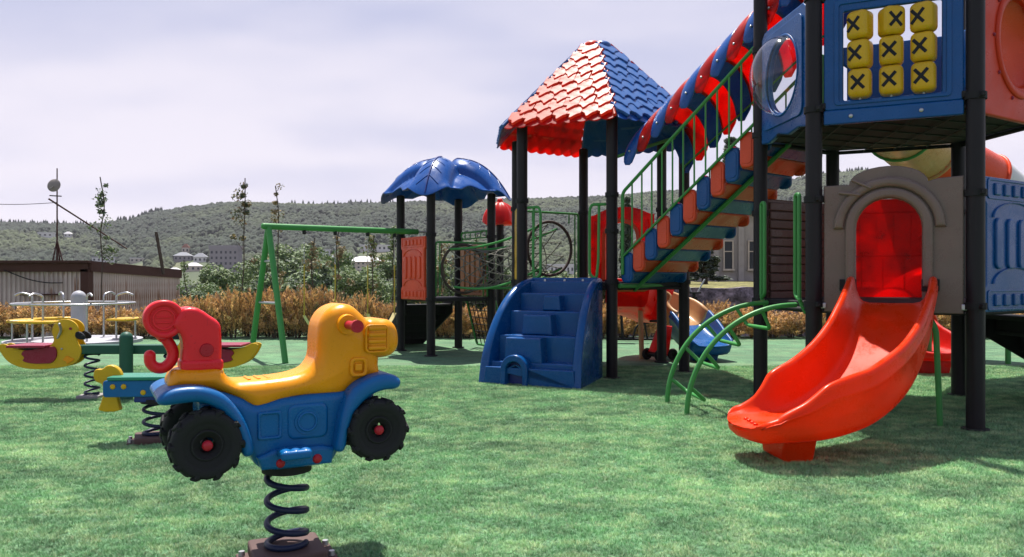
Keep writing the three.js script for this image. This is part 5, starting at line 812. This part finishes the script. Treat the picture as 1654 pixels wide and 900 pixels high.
// ---------------------------------------------------------------- duck seesaw
{
  const d = 7.35, x0 = -3.5, T = thing('duck_seesaw', 'dark green seesaw with yellow duck seats at both ends', 'seesaw', [x0, 0, -d]), HB = 0.45, ang = deg(2), X = new THREE.Vector3(Math.cos(ang), 0, -Math.sin(ang));
  const m = new THREE.Matrix4().makeBasis(X, new THREE.Vector3(0, 1, 0), X.clone().cross(new THREE.Vector3(0, 1, 0))).setPosition(x0, 0, -d), P = (n, g, mat, pr = T, o) => part(pr, n, put(g, m), mat, o);
  for (const z of [0.115]) { P('post', join([new THREE.CylinderGeometry(0.058, 0.058, 0.56, 20).translate(0, 0.28, z), new THREE.SphereGeometry(0.058, 20, 10, 0, 2 * PI, 0, PI / 2).translate(0, 0.56, z)]), M.greenDark); }
  P('pivot', new THREE.CylinderGeometry(0.025, 0.025, 0.2, 12).rotateX(PI / 2).translate(0, HB, 0.04), M.steel);
  P('beam', rbox(1.5, 0.085, 0.10, 0.012, 0, HB, 0), M.greenDark);
  for (const x of [-0.36, 0.36]) { P('damper_spring', helix(new THREE.Vector3(x, 0, 0), 0.06, 0.05, 0.40, 5, 0.011, 0.8), M.spring); P('damper_base', rbox(0.2, 0.035, 0.2, 0.008, x, 0.0185, 0), M.concrete); }
  const zx = v => (v - 360) * 0.00105, zy = v => 0.73 - (v - 385) * 0.00104;
  const out = [[10, 615], [60, 600], [130, 632], [240, 655], [330, 650], [440, 622], [482, 572], [468, 500], [480, 440], [530, 395], [585, 385], [640, 400], [682, 440], [690, 490], [675, 535], [682, 580], [708, 630], [716, 670], [690, 740], [640, 780], [560, 805], [400, 822], [280, 820], [180, 800], [100, 760], [40, 690]].map(([a, b]) => [zx(a), zy(b)]);
  const wing = [[215, 690], [235, 660], [300, 650], [490, 625], [512, 660], [508, 720], [470, 765], [400, 772], [300, 770], [225, 745], [240, 720]].map(([a, b]) => [zx(a), zy(b)]);
  const foot = [[580, 720], [600, 705], [625, 720], [660, 735], [630, 760], [600, 775], [590, 755], [565, 745]].map(([a, b]) => [zx(a), zy(b)]), beak = [[672, 500], [700, 495], [742, 528], [740, 560], [700, 562], [668, 540]].map(([a, b]) => [zx(a), zy(b)]);
  for (const sg of [1, -1]) {
    const q = new THREE.Matrix4().makeScale(sg, 1, 1).setPosition(-sg * 0.80, 0.0, 0), D = (n, g, mat, pr, o) => { const h = g.clone().applyMatrix4(q); if (sg < 0) { const p = h.attributes.position; const N = h.attributes.normal; const idx = h.index ? h.toNonIndexed() : h; const pp = idx.attributes.position, nn = idx.attributes.normal; for (let i = 0; i < pp.count; i += 3) for (const A of [pp, nn]) { const a = [A.getX(i + 1), A.getY(i + 1), A.getZ(i + 1)]; A.setXYZ(i + 1, A.getX(i + 2), A.getY(i + 2), A.getZ(i + 2)); A.setXYZ(i + 2, ...a); } return P(n, idx, mat, pr, o); } return P(n, h, mat, pr, o); };
    for (const z of [-1, 1]) { const b = D('duck_side', extr(out, 0.022, 0.006, { smooth: 3, seg: 2 }).translate(0, 0, z * 0.055), M.yellow2, T); D('wing', extr(wing, 0.02, 0.005, { smooth: 3, seg: 2 }).translate(0, 0, z * 0.073), M.maroon, b); D('beak', extr(beak, 0.03, 0.005, { smooth: 3, seg: 2 }).translate(0, 0, z * 0.057), M.mark, b); D('foot', extr(foot, 0.012, 0.003, { smooth: 2, seg: 1 }).translate(0, 0, z * 0.070), M.yellow, b); D('eye', new THREE.CylinderGeometry(0.012, 0.012, 0.01, 12).rotateX(PI / 2).translate(zx(628), zy(468), z * 0.070), M.maroon, b); D('bolt', new THREE.SphereGeometry(0.011, 8, 6).translate(zx(553), zy(645), z * 0.068), M.steel, b); }
    D('seat_board', rbox(0.34, 0.022, 0.32, 0.006, zx(290), zy(618), 0), M.maroon, T); D('seat_block', rbox(0.5, 0.12, 0.085, 0.01, zx(350), zy(705), 0), M.greenDark, T);
    D('grab_handle', pipe([new THREE.Vector3(zx(515), zy(550), 0.06), new THREE.Vector3(zx(560), zy(480), 0.09), new THREE.Vector3(zx(568), zy(425), 0.14)], 0.012, 0.03), M.steel, T); D('grab_handle', pipe([new THREE.Vector3(zx(515), zy(550), -0.06), new THREE.Vector3(zx(560), zy(480), -0.09), new THREE.Vector3(zx(568), zy(425), -0.14)], 0.012, 0.03), M.steel, T);
  }
}
// ---------------------------------------------------------------- small spring bench behind the rider
{
  const x0 = -2.41, d = 5.40, T = thing('spring_bench', 'blue and green spring bench with yellow animal-head ends behind the rider', 'spring bench', [x0, 0, -d]), m = new THREE.Matrix4().makeRotationY(deg(4)).setPosition(x0, 0, -d), P = (n, g, mat, pr = T) => part(pr, n, put(g, m), mat);
  springBase(T, x0, d, 0.075, 0.06, 0.27, 3.6, 0.012, 0.13);
  P('mount', rbox(0.22, 0.05, 0.18, 0.01, 0, 0.30, 0), M.navy);
  for (const z of [-0.1, 0.1]) { const b = P('side_board', extr(rrect(-0.30, 0.315, 0.36, 0.425, 0.02), 0.022, 0.006), M.riderBlue); b.geometry = b.geometry.clone(); b.geometry.translate(...new THREE.Vector3(0, 0, z).transformDirection(m).multiplyScalar(Math.abs(z)).toArray()); for (const [x, y] of [[-0.235, 0.385], [-0.165, 0.385], [-0.04, 0.345], [0.12, 0.35], [0.25, 0.385]]) P('bolt_cap', new THREE.SphereGeometry(0.018, 12, 8).scale(1, 1, 0.55).translate(x, y, z + Math.sign(z) * 0.013), M.yellow2, b); }
  P('seat_board', rbox(0.70, 0.024, 0.25, 0.008, 0.08, 0.438, 0), M.greenSeat);
  const hd = [[-0.40, 0.455], [-0.385, 0.49], [-0.345, 0.492], [-0.31, 0.515], [-0.27, 0.515], [-0.235, 0.49], [-0.215, 0.44], [-0.225, 0.39], [-0.245, 0.34], [-0.232, 0.25], [-0.225, 0.215], [-0.365, 0.215], [-0.35, 0.27], [-0.335, 0.34], [-0.345, 0.39], [-0.385, 0.41]];
  P('animal_head', extr(hd, 0.05, 0.01, { smooth: 3, seg: 3 }), M.yellow2); P('animal_head', extr(hd.map(([x, y]) => [-x + 0.05, y]).reverse(), 0.05, 0.01, { smooth: 3, seg: 3 }), M.yellow2);
}
// ---------------------------------------------------------------- merry-go-round
{
  const x0 = -6.9, d = 12.6, T = thing('merry_go_round', 'grey merry-go-round with yellow seats and bent handrails', 'merry-go-round', [x0, 0, -d]);
  part(T, 'platform', join([new THREE.CylinderGeometry(0.98, 0.98, 0.05, 48).translate(x0, 0.115, -d)]), M.grey); part(T, 'underframe', new THREE.CylinderGeometry(0.3, 0.36, 0.09, 24).translate(x0, 0.045, -d), M.dark);
  part(T, 'centre_post', join([new THREE.CylinderGeometry(0.11, 0.11, 0.66, 24).translate(x0 + 0.06, 0.47, -d), new THREE.SphereGeometry(0.11, 20, 10, 0, 2 * PI, 0, PI / 2).translate(x0 + 0.06, 0.80, -d)]), M.grey);
  const ring = new THREE.TorusGeometry(0.86, 0.016, 8, 56); ring.rotateX(PI / 2); part(T, 'hand_ring', ring.translate(x0, 0.71, -d), M.steel);
  for (let k = 0; k < 6; k++) { const a = k / 6 * 2 * PI + 0.25, px = r => x0 + r * Math.cos(a), pd = r => d + r * Math.sin(a); part(T, 'handrail', pipe([V(px(0.60), pd(0.60), 0.14), V(px(0.60), pd(0.60), 0.84), V(px(0.76), pd(0.76), 0.88), V(px(0.84), pd(0.84), 0.84)], 0.016, 0.06), M.steel); part(T, 'ring_strut', rod(V(px(0.60), pd(0.60), 0.71), V(px(0.86), pd(0.86), 0.71), 0.012, 0.012, 8), M.steel);
    if (k % 2 === 0 || k === 3) { const pts = []; for (let i = 0; i <= 8; i++) { const t = a - 0.45 + i * 0.112; pts.push([0.92 * Math.cos(t), 0.92 * Math.sin(t)]); } for (let i = 8; i >= 0; i--) { const t = a - 0.45 + i * 0.112; pts.push([0.56 * Math.cos(t), 0.56 * Math.sin(t)]); } const st = part(T, 'seat', extr(pts, 0.035, 0.01).rotateX(-PI / 2).translate(x0, 0.45, -d), M.yellow2); for (const f of [0.6, 0.88]) part(st, 'seat_leg', rod(V(px(f), pd(f), 0.14), V(px(f), pd(f), 0.44), 0.015, 0.015, 8), M.steel); } }
}
// ---------------------------------------------------------------- swing
{
  const A = V(-3.27, 10.72, 1.80), B = V(-1.42, 12.0, 1.80), T = thing('swing_set', 'green swing frame with yellow sleeved chains left of the small tower', 'swing', [-3.2, 0, -10.8]), dir = B.clone().sub(A).normalize();
  part(T, 'top_beam', join([rod(A.clone().addScaledVector(dir, -0.06), B, 0.042, 0.042, 18), new THREE.SphereGeometry(0.0425, 14, 8).translate(...A.clone().addScaledVector(dir, -0.06).toArray())]), M.green);
  part(T, 'leg', rod(V(-3.63, 11.1, 0), A, 0.040, 0.040, 16), M.green); part(T, 'leg', rod(V(-2.94, 10.36, 0), A, 0.040, 0.040, 16), M.green);
  const l1 = V(-3.63, 11.1, 0).lerp(A, 0.43), l2 = V(-2.94, 10.36, 0).lerp(A, 0.43), l3 = V(-3.63, 11.1, 0).lerp(A, 0.74), l4 = V(-2.94, 10.36, 0).lerp(A, 0.74); part(T, 'cross_bar', rod(l1, l2, 0.017, 0.017, 8), M.steel); part(T, 'cross_bar', rod(l3, l4, 0.017, 0.017, 8), M.steel);
  part(T, 'end_rod', rod(B, B.clone().addScaledVector(dir, 0.30), 0.014, 0.014, 8), M.steel);
  const L = A.distanceTo(B);
  for (const [a, b] of [[0.22, 0.42], [0.64, 0.83]]) {
    const p = t => A.clone().addScaledVector(dir, L * t), S = thing('belt_swing', a < 0.5 ? 'left belt swing hanging behind the rider head' : 'right belt swing hanging nearest the small tower', 'swing', p((a + b) / 2).setY(0.33).toArray(), 'belt swings');
    for (const t of [a, b]) { const q = p(t); part(S, 'hanger', rbox(0.045, 0.07, 0.045, 0.008, q.x, 1.745, q.z), M.dark); part(S, 'chain_sleeve', rod(new THREE.Vector3(q.x, 1.3, q.z), new THREE.Vector3(q.x, 0.58, q.z), 0.009, 0.009, 8), M.chain); const g = []; for (let y = 1.71; y > 1.3; y -= 0.034) g.push(new THREE.TorusGeometry(0.013, 0.0035, 5, 8).scale(0.7, 1.35, 1).rotateY(Math.round(y / 0.034) % 2 ? 0 : PI / 2).translate(q.x, y, q.z)); part(S, 'chain', g, M.steel); }
    const q0 = p(a), q1 = p(b), rings = [], n = new THREE.Vector3(0, 1, 0).cross(dir).normalize(); for (let i = 0; i <= 16; i++) { const t = i / 16, c = q0.clone().lerp(q1, t); c.y = 0.36 + 0.22 * Math.pow(2 * t - 1, 2); rings.push([[-0.06, 0], [0.06, 0], [0.06, 0.014], [-0.06, 0.014]].map(([w, h]) => c.clone().addScaledVector(n, w).add(new THREE.Vector3(0, h, 0)))); } part(S, 'belt', toCreasedNormals(join([sweep(rings), capOf(rings[0], true), capOf(rings[16], false)]), 0.8), M.strap);
  }
}
// ---------------------------------------------------------------- small ride-on and exercise machines near the far hedge
{
  const x = 1.98, d = 10.75, T = thing('ride_on_toy', 'small red ride-on toy with dark wheels under the stair bridge', 'ride-on toy', [x, 0, -d]); const m = new THREE.Matrix4().makeRotationY(0.5).setPosition(x, 0, -d), P = (n, g, mat) => part(T, n, put(g, m), mat);
  P('body', extr([[-0.12, 0.12], [0.10, 0.06], [0.16, 0.46], [0.05, 0.47]], 0.2, 0.03, { seg: 4 }), M.red); P('handlebar', pipe([new THREE.Vector3(-0.02, 0.52, 0.16), new THREE.Vector3(0.06, 0.53, 0.05), new THREE.Vector3(0.06, 0.53, -0.05), new THREE.Vector3(-0.02, 0.52, -0.16)], 0.016, 0.03), M.dark); P('steering_column', rod(new THREE.Vector3(0.1, 0.42, 0), new THREE.Vector3(0.06, 0.53, 0), 0.018, 0.018, 8), M.hub); for (const [wx, wz] of [[-0.1, 0.13], [-0.1, -0.13], [0.15, 0.1], [0.15, -0.1]]) P('wheel', new THREE.TorusGeometry(0.055, 0.026, 10, 20).translate(wx, 0.081, wz), M.rubber); P('axle', rod(new THREE.Vector3(-0.1, 0.081, -0.13), new THREE.Vector3(-0.1, 0.081, 0.13), 0.03, 0.03, 8), M.dark); P('axle', rod(new THREE.Vector3(0.15, 0.081, -0.1), new THREE.Vector3(0.15, 0.081, 0.1), 0.03, 0.03, 8), M.dark);
}
{
  const d = 13.6, at = (u, v, dd = d) => V((u - 827) / 1290 * dd, dd, CAMH - (v - 450) / 1290 * dd);
  const T = thing('exercise_machine', 'dark upright exercise machine with curved handles before the right hedge', 'exercise machine', at(1122, 555).setY(0).toArray()); part(T, 'post', rod(at(1122, 556), at(1121, 474), 0.032, 0.028, 10), M.dark); part(T, 'base', new THREE.CylinderGeometry(0.16, 0.18, 0.03, 20).translate(at(1122, 0).x, 0.016, -d), M.dark); part(T, 'cross_plate', rbox(0.24, 0.03, 0.08, 0.01, at(1121, 0).x, CAMH - 23 / 1290 * d, -d), M.dark);
  part(T, 'handle', pipe([at(1117, 473), at(1113, 463), at(1106, 453)], 0.013, 0.05), M.grey); part(T, 'handle', pipe([at(1127, 473), at(1132, 463), at(1138, 452)], 0.013, 0.05), M.grey); part(T, 'swing_arm', rod(at(1119, 480), at(1109, 545), 0.018, 0.018, 8), M.dark); part(T, 'swing_arm', rod(at(1125, 480), at(1137, 545), 0.018, 0.018, 8), M.dark); for (const u of [1109, 1137]) part(T, 'foot_plate', rbox(0.11, 0.025, 0.2, 0.006, at(u, 0).x, CAMH - 96 / 1290 * d, -d), M.dark);
  const S = thing('exercise_machine', 'low dark exercise bench frame seen past the climbing wall', 'exercise machine', at(1022, 552).setY(0).toArray()); part(S, 'base_frame', pipe([at(992, 548), at(1060, 548), at(1060, 548, d + 0.4), at(992, 548, d + 0.4), at(992, 548)], 0.022, 0.05), M.dark); part(S, 'seat_post', rod(at(1006, 548), at(1003, 500), 0.024, 0.024, 8), M.dark); part(S, 'seat', rbox(0.3, 0.04, 0.26, 0.015, at(1003, 0).x, CAMH - 48 / 1290 * d, -d - 0.1), M.dark); part(S, 'lever', pipe([at(1046, 548), at(1040, 515), at(1030, 500)], 0.018, 0.08), M.dark); part(S, 'lever', pipe([at(1022, 548), at(1028, 525), at(1052, 520)], 0.018, 0.08), M.dark);
}
renderer.render(scene, camera);
